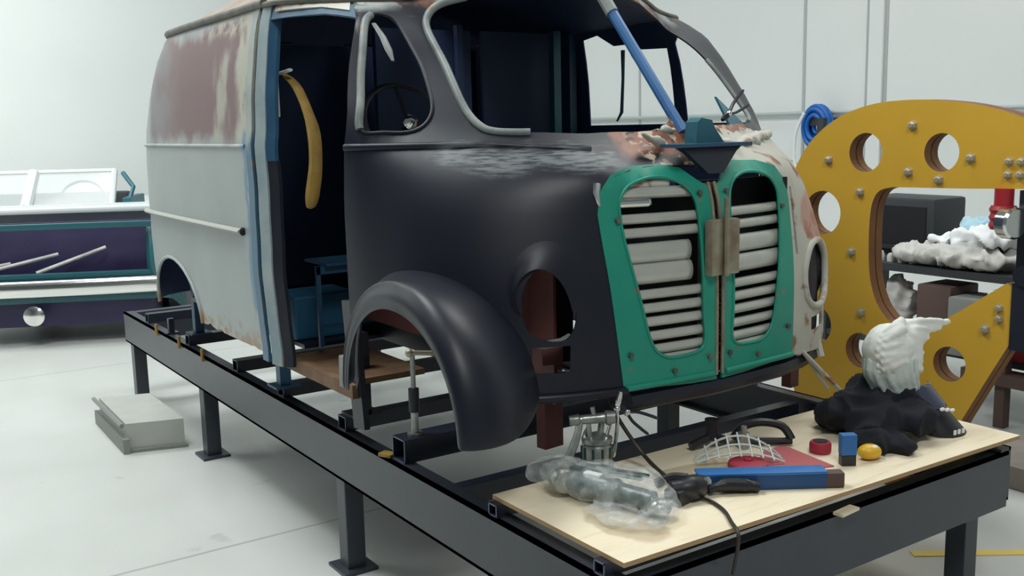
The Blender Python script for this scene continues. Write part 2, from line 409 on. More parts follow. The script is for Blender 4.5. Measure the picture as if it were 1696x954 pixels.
def skin(name, outline, holes, side, m, parent, off=0., sp=.07, thick=.006, inner='inner_skin', uvw=None):
    """a pressed sheet of the van body cut along outline and holes in (u, v)"""
    ov, fs = cdt(outline, holes, sp); bm = B()
    vs = [bm.verts.new(vsurf(v.x, v.y, side, off)) for v in ov]
    ctr = V((XC, 3.7, 1.35))
    for f in fs:
        q = bm.faces.new([vs[i] for i in f]); q.normal_update()
        if q.normal.dot(q.calc_center_median()-ctr) < 0: q.normal_flip()
    o = obj(name, bm, [m, inner], parent, smooth=True, sharp=60)
    s = o.modifiers.new('thickness', 'SOLIDIFY'); s.thickness = thick; s.offset = -1; s.material_offset = 1; s.material_offset_rim = 0
    o.modifiers.new('crisp_edges', 'EDGE_SPLIT').split_angle = math.radians(50)
    return o
def S2(p, n=5): return [(q.x, q.y) for q in sm([(a, b, 0) for a, b in p], n, True)]
def rimtube(name, loop, side, m, parent, r=.008, off=.0, closed=True, flat=1.):
    bm = B(); tube(bm, [vsurf(u, v, side, off) for u, v in loop], r, 8, closed, flat=flat)
    return obj(name, bm, m, parent, smooth=True, sharp=80)

# ------------------------------------------------------------------ the setting
bm = B(); bx(bm, -9, 6.6, -3, 12, -.1, 0); struct('floor', bm, 'floor')
bm = B(); bx(bm, 6.6, 6.8, -3, 12, 0, 6); struct('wall_right', bm, 'wall')
bm = B(); bx(bm, -9, 6.8, 12, 12.2, 0, 6); struct('wall_back', bm, 'wall')
bm = B(); bx(bm, -9.2, -9, -3, 12, 0, 6); struct('wall_left', bm, 'ceiling')
bm = B(); bx(bm, -9.2, 6.8, -3.2, -3, 0, 6); struct('wall_front', bm, 'ceiling')
bm = B(); bx(bm, -9.2, 6.8, -3.2, 12.2, 6, 6.2); struct('ceiling', bm, 'ceiling')
bm = B(); bx(bm, 6.57, 6.6, 4.78, 4.90, 0, 6); struct('trim_1', bm, 'wall')
for i, y in enumerate((5.52, 4.765, 4.925, 7.5, 2.9)):
    bm = B(); bx(bm, 6.592, 6.602, y-.012, y+.012, 0, 6); struct('trim_%d' % (i+2), bm, 'joint')
bm = B(); tube(bm, [(6.55, -2, 1.60), (6.55, 12, 1.60)], .016, 8); struct('trim_7', bm, 'conduit')
bm = B(); box(bm, (3.30, 1.90, .002), (.52, .045, .004), rz=math.radians(-35)); tag(obj('floor_line', bm, 'yellow_line'), kind='structure')

# ------------------------------------------------------------------ steel build rig
RX0, RX1, RY0, RY1, RZ0, RZ1 = 1.38, 3.0, 1.66, 6.15, .345, .52
rig = thing('steel_build_rig', 'long black welded steel rig on legs carrying the stripped van', 'workbench', (2.2, 3.9, 0))
def channel(x, s): # C-section with web and two lips
    bm = B(); bx(bm, x, x+s*.012, RY0, RY1, RZ0, RZ1); bx(bm, x, x+s*.055, RY0, RY1, RZ1-.01, RZ1); bx(bm, x, x+s*.055, RY0, RY1, RZ0, RZ0+.01); return bm
obj('side_beam', channel(RX0, 1), 'rig_steel', rig); obj('side_beam', channel(RX1, -1), 'rig_steel', rig)
bm = B(); bx(bm, RX0+.01, RX1-.01, RY0, RY0+.012, RZ0-.02, RZ1-.015); bx(bm, RX0+.01, RX1-.01, RY0, RY0+.05, RZ1-.025, RZ1-.015); obj('end_beam', bm, 'rig_steel', rig)
bm = B(); bx(bm, RX0+.01, RX1-.01, RY1-.06, RY1, RZ0, RZ1-.002); obj('end_beam', bm, 'rig_steel', rig)
for y in (RY0+.12, 3.17, 4.75, 6.05):
    for x in (RX0+.045, RX1-.052):
        bm = B(); bx(bm, x-.035, x+.035, y-.035, y+.035, .012, RZ0+.01, bev=.004); lg = obj('leg', bm, 'rig_steel', rig)
        bm = B(); bx(bm, x-.065, x+.065, y-.07, y+.07, 0, .012); obj('foot_plate', bm, 'rig_steel', lg)
def sqtube(x0, x1, y, z, w=.06, h=.05, t=.005, m='tube_steel'):
    bm = B()
    bx(bm, x0, x1, y-w/2, y+w/2, z+h-t, z+h); bx(bm, x0, x1, y-w/2, y+w/2, z, z+t)
    bx(bm, x0, x1, y-w/2, y-w/2+t, z+t, z+h-t); bx(bm, x0, x1, y+w/2-t, y+w/2, z+t, z+h-t)
    o = obj('crossmember', bm, m, rig)
    bm = B()
    for a in (0, 1):
        bx(bm, x0-.001, x0+.002, y-w/2, y+w/2, z+a*(h-.004), z+a*(h-.004)+.004); bx(bm, x0-.001, x0+.002, y-w/2+a*(w-.004), y-w/2+a*(w-.004)+.004, z, z+h)
    obj('cut_end', bm, 'tube_end', o)
for y in (1.72, 2.17): sqtube(1.385, 2.99, y, RZ1, .04, .035)
sqtube(1.40, 2.98, 2.73, RZ1, .08, .075)
sqtube(1.40, 2.98, 3.15, RZ1, .06, .05)
for y in (3.72, 4.25, 4.95, 5.7): sqtube(1.40, 2.98, y, RZ1, .06, .05)
def post(x, y, z0, z1, w=.05, m='tube_steel', rx=0., nm='post'):
    bm = B(); box(bm, (x, y, (z0+z1)/2), (w, w, z1-z0), rx=rx, bev=.003); box(bm, (x, y, z0+.004), (w*2.2, w*2.2, .008)); return obj(nm, bm, m, rig)
post(1.47, 3.13, .57, .86, .05); post(2.9, 3.13, .57, .74, .05)
post(1.46, 4.95, .57, .86, .045, 'blue_paint'); post(2.9, 4.95, .57, .76, .045)
post(1.42, 5.30, .52, .60, .03); post(2.9, 5.7, .57, .76, .045)
post(1.40, 3.68, .57, .76, .045, 'blue_paint')
bm = B(); bx(bm, 1.44, 2.94, 2.45, 2.5, .44, .50); obj('inner_rail', bm, 'tube_steel', rig)
for y in (4.62, 4.99, 5.40):
    bm = B(); cyl(bm, (1.37, y, .50), (1.37, y, .56), .008, 10); obj('stud', bm, 'foam_yellow', rig)

bm = B()
pw = [(1.405, 2.20), (1.405, 1.655), (2.985, 1.625), (2.985, 2.20)]
plate(bm, pw, [], lambda x, y, d: (x, y, .556+d), .012, side_mat=1)
tag(obj('plywood_board', bm, ['plywood', 'ply_edge'], loc=(2.2, 1.9, .556)), 'pale plywood board lying across the near end of the black steel rig', 'board')

# ------------------------------------------------------------------ the van
van = thing('delivery_van', 'stripped round-nosed delivery van body with black, green and bare grey panels on the rig', 'van', (2.17, 3.7, .57))
WS = S2([(.028, 1.555), (.028, 1.75), (.028, 1.93), (.25, 1.955), (.5, 1.95), (.66, 1.935), (.735, 1.885), (.762, 1.80), (.782, 1.70), (.79, 1.61), (.765, 1.557), (.70, 1.535), (.50, 1.532), (.28, 1.53)])
QW = S2([(1.17, 1.55), (1.165, 1.65), (1.155, 1.78), (1.135, 1.89), (1.02, 1.915), (.92, 1.88), (.882, 1.77), (.882, 1.67), (.90, 1.59), (.955, 1.543), (1.06, 1.54)])
arch = [(.985-.255*math.cos(a), .80+.33*math.sin(a)) for a in [math.pi*k/16 for k in range(17)]]
HL = S2([(.645, 1.04), (.642, 1.10), (.612, 1.148), (.570, 1.162), (.525, 1.15), (.492, 1.09), (.490, 1.01), (.525, .962), (.590, .965), (.630, .99)])
LH = [(.515, .87), (.510, .945), (.622, .945), (.626, .87)]
cab = [(.337, .79), (.70, .80)] + arch + [(1.262, .76), (1.262, 1.0), (1.262, 1.5), (1.25, 1.60), (1.232, 1.90), (1.27, 1.98), (0, 1.98), (0, 1.455), (.14, 1.458), (.25, 1.448), (.32, 1.425), (.353, 1.38), (.36, 1.30), (.352, 1.05)]
skin('cab_shell', cab, [WS, QW, HL, LH], -1, 'black_primer', van, sp=.05)
cabR = [(1.0, 1.30), (1.262, 1.0), (1.262, 1.5), (1.25, 1.60), (1.232, 1.90), (1.27, 1.98), (0, 1.98), (0, 1.515), (.3, 1.515), (.6, 1.512), (.8, 1.50)]
WSR = S2([(.028, 1.555), (.028, 1.75), (.028, 1.93), (.25, 1.945), (.5, 1.93), (.70, 1.905), (.86, 1.855), (.93, 1.76), (.93, 1.65), (.90, 1.57), (.70, 1.545), (.50, 1.542), (.28, 1.54)])
skin('cab_shell', cabR, [WSR], 1, 'black_primer', van, sp=.05)
# beading round the openings
wsb = [p for p in WS]
rimtube('window_beading', WS[20:60], -1, 'worn_edge', van, .013, .002, False)
rimtube('window_beading', WSR[34:50], 1, 'worn_edge', van, .008, .0, False)
rimtube('window_beading', QW, -1, 'black_primer', van, .006, .002)
rimtube('window_beading', QW[0:18], -1, 'worn_edge', van, .013, .004, False)
# worn inner door-window post with a torn flap
rimtube('belt_line', [(u, 1.498) for u in [.36+.9*k/30 for k in range(31)]], -1, 'black_primer', van, .012, -.003, False)
rimtube('lower_lip', [(.34+.38*k/16, .80) for k in range(17)], -1, 'black_primer', van, .014, .004, False)
# green grille surround and its louvers
LO = S2([(.288, 1.35), (.262, 1.395), (.20, 1.42), (.13, 1.418), (.078, 1.385), (.052, 1.31), (.050, 1.15), (.050, 1.0), (.045, .92), (.062, .885), (.12, .875), (.19, .880), (.235, .925), (.262, 1.05), (.285, 1.20), (.291, 1.30)])
GO = [(0, .785), (.10, .787), (.22, .795), (.340, .805), (.352, 1.05), (.362, 1.30), (.354, 1.38), (.32, 1.43), (.25, 1.455), (.14, 1.462), (.075, 1.45), (.03, 1.405), (0, 1.385)]
for s in (-1, 1):
    skin('grille_surround', GO, [LO], s, 'green_paint', van, off=.012, sp=.045, thick=.008, inner='green_paint')
    rimtube('grille_rim', LO, s, 'green_paint', van, .005, .009)
    rimtube('grille_rim', [(.01+.325*k/12, .805) for k in range(13)], s, 'green_paint', van, .010, .014, False)
    def louver(v, h, ua, ub, m='louver'):
        bm = B(); N = 14; rings = []
        for i in range(N+1):
            u = ua+(ub-ua)*i/N; x, y, z = vsurf(u, v, s)
            rings.append([bm.verts.new((x, y+.022-.014*math.cos(a), z-.004+h/2*math.sin(a))) for a in [-1.57+3.14*k/6 for k in range(7)]])
        for A, C_ in zip(rings, rings[1:]):
            for k in range(6): bm.faces.new((A[k], C_[k], C_[k+1], A[k+1]))
        bmesh.ops.recalc_face_normals(bm, faces=bm.faces)
        o = obj('louver', bm, m, van, smooth=True, sharp=80)
        q = o.modifiers.new('t', 'SOLIDIFY'); q.thickness = .003; return o
    for k, y in enumerate((1.282, 1.240, 1.182, 1.125, 1.067, 1.027, .987, .945, .905, .875)):
        tall = k in (2, 3)
        louver(y, .056 if tall else .030, .085 if tall and s < 0 else .02, .345)
    if s < 0:
        louver(1.405, .030, .13, .315, 'rust_white'); louver(1.372, .034, .03, .315); louver(1.335, .03, .19, .30, 'chrome')
    rimtube('grille_post', [(.012, .80+.6*k/8) for k in range(9)], s, 'bronze', van, .006, .0, False)
bm = B(); bx(bm, 2.14, 2.20, 2.16, 2.175, .80, 1.37)
obj('grille_backbar', bm, 'bronze', van)
bm = B(); box(bm, (2.138, 2.105, 1.185), (.055, .03, .165), rz=.12, bev=.006); box(bm, (2.203, 2.105, 1.185), (.052, .03, .165), rz=-.12, bev=.006); cyl(bm, (2.17, 2.087, 1.10), (2.17, 2.087, 1.33), .008, 10)
obj('grille_badge_plate', bm, 'bronze', van, smooth=True)
for u, v in ((.03, .86), (.16, .835), (.31, .9), (.30, 1.28), (.04, 1.36)):
    for q_ in (-1, 1):
        bm = B(); p = V(vsurf(u, v, q_, .012)); cyl(bm, p, p+V((0, -.010, 0)), .008, 8); obj('grille_bolt', bm, 'gutter', van)
# near-black panel standing in for the shade in the void behind the grille
bm = B(); bx(bm, 1.80, 2.56, 2.27, 2.30, .82, 1.37); bx(bm, 2.54, 2.56, 2.20, 2.30, .82, 1.37); obj('grille_void_panel', bm, 'dark_gap', van)
bm = B(); ball(bm, (2.06, 2.235, 1.36), (.05, .014, .024), 2); obj('blue_cloth', bm, 'hose_blue', van, smooth=True)
# hood latch plate and blue fin on the nose
bm = B()
ctr = [(-.135, 1.482), (.135, 1.482), (.10, 1.462), (.03, 1.40), (-.03, 1.40), (-.10, 1.462)]
plate(bm, ctr, [], lambda x, z, d: (XC+x, 2.13+d+abs(x)*.05+(z-1.40)*.2, z), .02)
obj('latch_plate', bm, 'tube_steel', van)
bm = B(); plate(bm, [(-.035, 1.485), (-.028, 1.55), (-.012, 1.562), (.03, 1.555), (.045, 1.53), (.085, 1.485)], [], lambda x, z, d: (XC+x, 2.18+d, z), .05)
obj('latch_bracket', bm, 'teal_paint', van)
bm = B(); bx(bm, XC-.15, XC+.15, 2.13, 2.21, 1.478, 1.488); obj('latch_shelf', bm, 'blue_paint', van)
# blue brace across the windshield
bm = B(); a, b_ = V((2.17, 2.27, 1.52)), V((2.15, 2.575, 1.90)); tube(bm, [a, b_], .018, 10); obj('windshield_brace', bm, 'brace_blue', van, smooth=True)
bm = B(); tube(bm, [b_, V((2.145, 2.655, 2.0))], .022, 10); obj('windshield_brace', bm, 'worn_edge', van, smooth=True)
# front fender: swollen guard round the wheel opening
bm = B(); rows = []
NT = 26
for i in range(NT+1):
    th = math.pi*i/NT; c, s_ = math.cos(th), math.sin(th); fr = max(c, 0); rr = max(-c, 0)
    row = []
    u = .60+(1.255-.60)*(.5-.5*c); vv = .79+.37*s_
    p = V(vsurf(u, vv, -1, .002)); xl = 1.20+.03*rr
    for (fx, rf, rb, rz_) in ((.035, .310, .355, .300), (.008, .322, .362, .312), (0, .342, .380, .338), (.02, .362, .398, .362), (.16, .378, .412, .378), (.45, .372, .415, .378)):
        R1 = math.sqrt((rf*fr)**2+(rb*rr)**2+((rf+rb)/2*(1-abs(c)))**2*0)/max(abs(c), 1e-3) if abs(c) > 1e-3 else rf
        xx = xl+(fx if fx < .03 else fx*(p.x-xl)); row.append((xx, 2.365-R1*c, .775+rz_*s_))
    row.append(tuple(p))
    rows.append([bm.verts.new(r) for r in row])
for A, C_ in zip(rows, rows[1:]):
    for k in range(len(A)-1): bm.faces.new((A[k], C_[k], C_[k+1], A[k+1]))
bmesh.ops.recalc_face_normals(bm, faces=bm.faces)
o = obj('front_fender', bm, 'black_primer', van, smooth=True, sharp=80); q = o.modifiers.new('t', 'SOLIDIFY'); q.thickness = .005
s2 = o.modifiers.new('sub', 'SUBSURF'); s2.levels = 1; s2.render_levels = 2
# headlight hood lip, inner wing and chassis leg behind the openings
bm = B(); rows = []
for i in range(29):
    t = i/28; a = math.radians(-20+220*t); k_ = math.sin(math.pi*t)**.6; row = []
    for j in range(7):
        q = j/6; R1 = 1+.75*q*k_; hh = .036*k_*(1-q)**1.6*(1 if q > 0 else .9)
        row.append(bm.verts.new(vsurf(.568+.078*R1*math.cos(a), 1.065+.098*R1*math.sin(a), -1, .001+hh)))
    rows.append(row)
for A, C_ in zip(rows, rows[1:]):
    for k in range(6): bm.faces.new((A[k], A[k+1], C_[k+1], C_[k]))
for f in bm.faces:
    f.normal_update()
    if f.normal.y > 0: f.normal_flip()
obj('headlight_brow', bm, 'black_primer', van, smooth=True, sharp=80)
bm = B(); plate(bm, [(2.0, .83), (3.16, .86), (3.16, 1.16), (2.3, 1.30), (2.0, 1.25)], [], lambda y, z, d: (1.66+d+(y-2.3)*-.06, y+.28, z), .01); obj('inner_wing', bm, 'oxide', van)
bm = B(); plate(bm, [(-.14, .90), (.045, .90), (.055, 1.05), (.035, 1.12), (-.005, 1.17), (-.03, 1.19), (-.10, 1.18), (-.14, 1.08)], [], lambda x, z, d: (1.66+x*.80, 2.40-x*.35+d, z), .01); obj('headlight_backing', bm, 'oxide', van)
bm = B(); plate(bm, [(-.14, .84), (.16, .84), (.16, 1.20), (-.14, 1.20)], [], lambda x, z, d: (1.70+x*.8, 2.44-x*.35+d, z), .008); obj('headlight_shade_plate', bm, 'dark_gap', van)  # near-black plate, paints the shade deep in the headlight opening
bm = B(); tube(bm, [(1.57, 2.27, .955), (1.61, 2.235, .945), (1.66, 2.22, .95), (1.69, 2.22, .96)], .012, 8); obj('headlight_bracket', bm, 'worn_edge', van, smooth=True)
bm = B(); box(bm, (1.665, 2.27, .90), (.06, .01, .05), rz=-.4); obj('headlight_bracket', bm, 'oxide', van)
bm = B(); box(bm, (1.79, 2.46, .71), (.075, .04, .30), rz=.1); obj('chassis_leg', bm, 'oxide', van)
bm = B(); box(bm, (2.9, 2.46, .71), (.05, .04, .28), rz=.1); obj('chassis_leg', bm, 'oxide', van)
bm = B(); box(bm, (2.2, 2.30, .79), (1.1, .12, .05)); obj('front_crossbar', bm, 'dark_primer', van)
bm = B(); tube(bm, [V(vsurf(u, .78, -1, -.02))+V((0, .03, -.02)) for u in (.34, .2, .05)]+[V(vsurf(u, .78, 1, -.02))+V((0, .03, -.02)) for u in (.05, .2, .34, .5, .62)], .032, 10); obj('lower_valance', bm, 'dark_primer', van, smooth=True)
for s in (-1, 1):
    bm = B(); bx(bm, XC+s*.40-.03, XC+s*.40+.03, 2.3, 5.1, .74, .81); obj('chassis_rail', bm, 'dark_primer', van)
bm = B(); box(bm, (1.36, 2.93, .80), (.02, .08, .42), rx=-.12); obj('fender_stay', bm, 'dark_primer', van)
bm = B(); box(bm, (1.29, 2.87, .80), (.018, .03, .10), rx=.05); obj('door_foot', bm, 'worn_edge', van)
# small bright dent above the headlight and a loose chrome strip beside the grille
bm = B(); tube(bm, [vsurf(.376, 1.40, -1, .008), vsurf(.372, 1.37, -1, .010), vsurf(.358, 1.325, -1, .008)], [.011, .011, .004], 8); obj('hinge_pin', bm, 'chrome', van, smooth=True)
# weathered rear side, rear closing and roof
ra = [(3.12-.30*math.cos(a), .70+.30*math.sin(a)*1.0) for a in [math.pi*k/18 for k in range(19)]]
ra = [(3.11-.36*math.cos(a), .745+.255*math.sin(a)) for a in [math.pi*k/18 for k in range(19)]]
edge = [(1.98, 1.965), (1.985, 1.7), (2.0, 1.5), (2.01, 1.2), (2.02, .95), (2.03, .75)]
jag = []; u = 2.06
while u < 2.72: jag.append((u, .745+random.uniform(-.012, .022))); u += .035
rear = edge + jag + ra + [(3.6, .74), (4.5, .74), (4.5, 2.0), (3.2, 2.0), (2.4, 2.0)]
skin('side_panel', rear, [], -1, 'rear_skin', van, sp=.09)
rb_ = [p for p in QW]
farR = [(1.26, 1.50), (1.78, 1.50), (2.5, 1.50), (2.5, .75), (4.5, .74), (4.5, 2.0), (1.27, 1.99), (1.23, 1.90), (1.25, 1.6)]
FW1 = [(1.29, 1.545), (1.285, 1.87), (1.34, 1.9), (1.66, 1.905), (1.70, 1.88), (1.70, 1.545)]
FW2 = [(1.765, 1.545), (1.765, 1.865), (1.95, 1.872), (2.02, 1.90), (2.14, 1.90), (2.24, 1.955), (2.34, 1.94), (2.345, 1.545)]
skin('side_panel', farR, [FW1, FW2], 1, 'inner_skin', van, sp=.09)
far_low = [(1.26, .75), (1.26, 1.50), (2.5, 1.50), (2.5, .75)]
skin('side_door', far_low, [], 1, 'inner_skin', van, off=-.01, sp=.09)
for s in (-1, 1):
    ro = [(0, 1.975), (4.5, 1.99), (4.5, 2.165), (0, 2.165)]
    skin('roof', ro, [], s, 'roof_skin', van, sp=.10, off=.0)
    rimtube('rain_gutter', [(1.95+2.4*k/40, 1.987) for k in range(41)], s, 'gutter', van, .015, .006, False)
    rimtube('rain_gutter', [(.0+1.95*k/40, 1.98) for k in range(41)], s, 'gutter', van, .010, .004, False)
bm = B(); pts = [vsurf(2.12+1.42*k/20, 1.19, -1, .010) for k in range(21)]; tube(bm, pts, .017, 8, flat=.6); obj('side_moulding', bm, 'moulding', van, smooth=True)
bm = B(); p = V(vsurf(2.115, 1.19, -1, .008)); ball(bm, p, (.012, .006, .016), 2); obj('moulding_end', bm, 'dark_gap', van, smooth=True)
rimtube('panel_seam', [(2.06+1.9*k/20, 1.50) for k in range(21)], -1, 'rear_skin', van, .008, .0, False)
rimtube('arch_edge', ra, -1, 'rear_skin', van, .008, .002, False)
# door pillars: pale outer strip, dark gap, pale channel, blue inner strip
def strip(name, us, ws, m, o1, o2, z0=.72, z1=1.975, ds=None):
    """vertical folded strip following the body between u-widths"""
    bm = B(); N = 24; rows = []
    for i in range(N+1):
        v = z0+(z1-z0)*i/N; vc = max(v, .75)
        wob = .0015*math.sin(v*13)+.001*math.sin(v*31)
        a = V(vsurf(us, vc, -1, o1+wob)); b2 = V(vsurf(us-ws, vc, -1, o2+wob)); dz = V((0, 0, v-vc)); t = V((.012, 0, 0))
        rows.append([bm.verts.new(q) for q in (a+dz, b2+dz, b2+dz+t, a+dz+t)])
    for A, C_ in zip(rows, rows[1:]):
        for k in range(4): bm.faces.new((A[k], A[(k+1) % 4], C_[(k+1) % 4], C_[k]))
    bm.faces.new(rows[0]); bm.faces.new(rows[-1][::-1]); bmesh.ops.recalc_face_normals(bm, faces=bm.faces)
    return obj(name, bm, m, van, smooth=True, sharp=50)
strip('door_pillar', 2.04, .055, 'pillar_mixed', .003, .003)
strip('door_pillar', 1.985, .045, 'pillar_blue', -.022, -.026)
strip('door_pillar', 1.945, .07, 'pillar_pale', .004, -.006)
strip('door_pillar', 1.875, .03, 'pillar_blue', -.010, -.03, z0=1.45)
strip('door_pillar', 1.875, .03, 'dark_primer', -.012, -.035, z1=1.45)
# header over the open doorway
skin('door_header', [(1.23, 1.895), (1.5, 1.925), (1.95, 1.925), (1.95, 1.98), (1.23, 1.98)], [], -1, 'blue_paint', van, off=-.01, sp=.08)
skin('door_header', [(1.3, 1.935), (1.5, 1.955), (1.82, 1.95), (1.82, 1.98), (1.3, 1.98)], [], -1, 'rust_white', van, off=-.002, sp=.08)
bm = B(); tube(bm, [V(vsurf(1.13, 1.875, -1, -.02)), V(vsurf(1.09, 1.83, -1, -.03)), V(vsurf(1.07, 1.79, -1, -.035)), V(vsurf(1.045, 1.755, -1, -.03))], [.010, .014, .016, .006], 8, flat=.4); obj('torn_seal', bm, 'worn_edge', van, smooth=True)
# interior: rear bulkhead, floor, far lining, posts
bm = B(); bx(bm, 1.42, 2.92, 4.62, 4.64, .80, 1.95); obj('rear_bulkhead', bm, 'inner_skin', van)
bm = B(); bx(bm, 1.34, 3.0, 3.95, 4.62, .79, .81); obj('cargo_floor', bm, 'dark_primer', van)
bm = B(); bx(bm, 2.02, 2.50, 4.0, 4.03, .81, 1.98); obj('partition_panel', bm, 'inner_skin', van)
bm = B(); bx(bm, 2.40, 2.43, 3.95, 3.98, .81, 2.0); bx(bm, 2.55, 3.03, 3.98, 4.0, .81, 1.98); obj('partition_panel', bm, 'inner_skin', van)
bm = B(); bx(bm, 2.86, 2.90, 3.85, 3.89, .81, 1.98); obj('cargo_post', bm, 'teal_paint', van)
bm = B(); bx(bm, 2.99, 3.03, 3.90, 3.97, .81, 1.98); obj('cargo_post', bm, 'blue_paint', van)
bm = B(); bx(bm, 1.35, 1.64, 2.98, 3.48, .715, .735); obj('step_board', bm, 'rust_floor', van)
bm = B(); bx(bm, 1.33, 1.36, 2.90, 3.50, .695, .74); obj('step_edge', bm, 'rust_floor', van)
bm = B(); bx(bm, 1.42, 1.68, 3.58, 3.80, .762, .93, bev=.01); obj('step_well_box', bm, 'bin_blue', van)
bm = B(); bx(bm, 1.42, 3.0, 3.50, 3.95, .745, .76); obj('cab_floor', bm, 'dark_primer', van)
bm = B(); bx(bm, 1.45, 2.3, 3.42, 3.44, 1.03, 1.06); bx(bm, 1.45, 1.465, 3.42, 3.435, .76, 1.06); bx(bm, 1.48, 2.3, 3.40, 3.6, 1.06, 1.07); bx(bm, 1.45, 1.75, 3.42, 3.43, .83, .84); obj('seat_frame', bm, 'blue_paint', van)
bm = B()
c = V((1.70, 3.14, 1.56)); ax = V((0, .85, -.5)).normalized(); e1 = V((1, 0, 0)); e2 = ax.cross(e1)
ring = [c+(e1*math.cos(a)+e2*math.sin(a))*.165 for a in [2*math.pi*k/28 for k in range(28)]]
tube(bm, ring, .011, 8, True)
for a in (.5, 2.6, 4.7): tube(bm, [c, c+(e1*math.cos(a)+e2*math.sin(a))*.165], .008, 6)
cyl(bm, c, c+V((0, -.3, -.55)), .02, 10); obj('steering_wheel', bm, 'dark_primer', van, smooth=True)
bm = B(); lathe(bm, [(0, .03), (.012, .028), (.028, .01), (.03, 0)], c-ax*.02, -ax, 14); obj('horn_button', bm, 'chrome', van, smooth=True)
# far nose corner, bare rusty white
farN = [(.345, .80), (.60, .78), (.80, .86), (.80, 1.0), (.95, 1.15), (1.262, 1.2), (1.262, 1.48), (.9, 1.525), (.6, 1.53), (.3, 1.53), (.03, 1.53), (.03, 1.46), (.14, 1.462), (.25, 1.455), (.33, 1.43), (.362, 1.38), (.365, 1.30), (.355, 1.05)]
HR = S2([(.70, 1.04), (.695, 1.09), (.65, 1.135), (.58, 1.15), (.50, 1.13), (.44, 1.06), (.45, .98), (.51, .94), (.60, .935), (.67, .97)])
RR = [(.50, .855), (.50, .90), (.64, .90), (.64, .855)]
R3 = [(.395, 1.12), (.40, 1.24), (.41, 1.34), (.43, 1.34), (.42, 1.24), (.41, 1.12)]
skin('nose_corner', farN, [HR, RR, R3], 1, 'rust_white', van, sp=.05, inner='rust_white')
rimtube('headlight_rim', HR, 1, 'rust_white', van, .012, .004)
skin('headlight_hole_shade', S2([(.73, 1.04), (.66, 1.16), (.50, 1.16), (.41, 1.06), (.43, .96), (.48, .84), (.66, .84), (.70, .95)]), [], 1, 'dark_gap', van, off=-.035, inner='dark_gap')  # near-black sheet added so the far headlight hole reads as shade
bm = B(); ball(bm, (2.77, 2.345, 1.03), (.125, .075, .15), 3); obj('headlight_bowl', bm, 'dark_gap', van, smooth=True)  # dark headlight bucket, also fills the hole with painted shade
bm = B()
for a, b2, r in (((2.60, 2.16, .80), (2.735, 2.11, .655), .008), ((2.62, 2.17, .79), (2.70, 2.13, .66), .006), ((2.76, 2.24, .84), (2.75, 2.2, .75), .012), ((2.55, 2.16, .90), (2.58, 2.16, .79), .013)): tube(bm, [a, b2], r, 6)
obj('nose_stay', bm, 'rust_white', van)
bm = B()
for k in range(7):
    u = .12+k*.11; p = V(vsurf(u, 1.50, 1, .0)); ball(bm, p, (.055, .03, .016), 2, (0, .5*(k % 2)-.2, .4))
o = obj('cowl_scrap', bm, 'rust_white', van); melt(o, .009, .03, .04, 1)
bm = B(); ball(bm, (2.03, 2.25, 1.505), (.05, .02, .014), 2, (0, .4, 0)); ball(bm, (2.10, 2.26, 1.53), (.03, .02, .014), 2)
o = obj('cowl_scrap', bm, 'rust_white', van); melt(o, .008, .03, .04, 1)
bm = B(); plate(bm, [(2.72, 1.53), (2.80, 1.53), (2.745, 1.64)], [], lambda x, z, d: (x, 2.60+d-(z-1.53)*-.9, z), .012); obj('pillar_gusset', bm, 'teal_paint', van)
# black inner header above the windshield, hanging wiring
bm = B(); p0 = V((2.98, 3.50, 1.87)); tube(bm, [p0, p0+V((.0, .0, -.12)), p0+V((.0, .01, -.27)), p0+V((-.02, .02, -.31))], [.010, .007, .008, .004], 6); obj('hanging_strap', bm, 'teal_paint', van)

# ------------------------------------------------------------------ loose things in and on the van
bm = B(); tube(bm, sm([(1.37, 3.42, 1.745), (1.385, 3.34, 1.69), (1.40, 3.27, 1.56), (1.40, 3.26, 1.44), (1.39, 3.28, 1.33), (1.39, 3.30, 1.285)], 5), [.010, .013, .016, .017, .018, .019, .019, .019, .02, .022, .025, .026, .026, .026, .026, .026, .027, .028, .028, .028, .028, .026, .024, .021, .018, .008], 10, flat=.6)
tag(obj('foam_strip', bm, 'foam_yellow', smooth=True), 'mustard yellow foam strip hanging in the open van doorway', 'foam strip')
bm = B(); tube(bm, [(1.34, 3.42, 1.60), (1.34, 3.42, 1.74)], .012, 6, flat=.4); tube(bm, [(1.34, 3.43, 1.745), (1.36, 3.34, 1.757)], .010, 6, flat=.6)
tag(obj('strap', bm, 'white_strap'), 'short white bent strap hooked on the pillar beside the yellow foam', 'strap')

def pliers(name, p, a1, a2, L, m, label, jaw=.05, r=.008):
    t = thing(name, label, 'clamp', p)
    p = V(p); a1 = V(a1).normalized(); a2 = V(a2).normalized(); j = -(a1+a2).normalized()
    for a in (a1, a2):
        bm = B(); sd = (a-(a1+a2)*.5)*.25; tube(bm, sm([p, p+a*L*.3+sd*L, p+a*L*.7+sd*L*.6, p+a*L], 4), [r*.8]+[r]*11+[r*.6], 8, flat=.6); obj('handle', bm, m, t, smooth=True)
        bm = B(); n_ = (a-(a1+a2)*.5)*.5; tube(bm, sm([p, p+j*jaw*.5-n_*jaw, p+j*jaw], 4), r*.9, 8); obj('jaw', bm, m, t, smooth=True)
    bm = B(); ball(bm, p, r*1.5, 2); obj('pivot', bm, 'chrome', t, smooth=True)
    return t
pliers('locking_pliers', (1.785, 2.13, .755), (-.10, 0, -1), (-.36, .1, -1), .14, 'chrome', 'bright steel locking pliers hanging from the van lip beside the green grille', .05, .007)
pliers('spring_clamp', (1.83, 2.14, .735), (.95, -.3, -.30), (.75, -.2, -.85), .10, 'tube_steel', 'dark two-armed spring clamp gripping the van lip above the plywood', .05, .008)
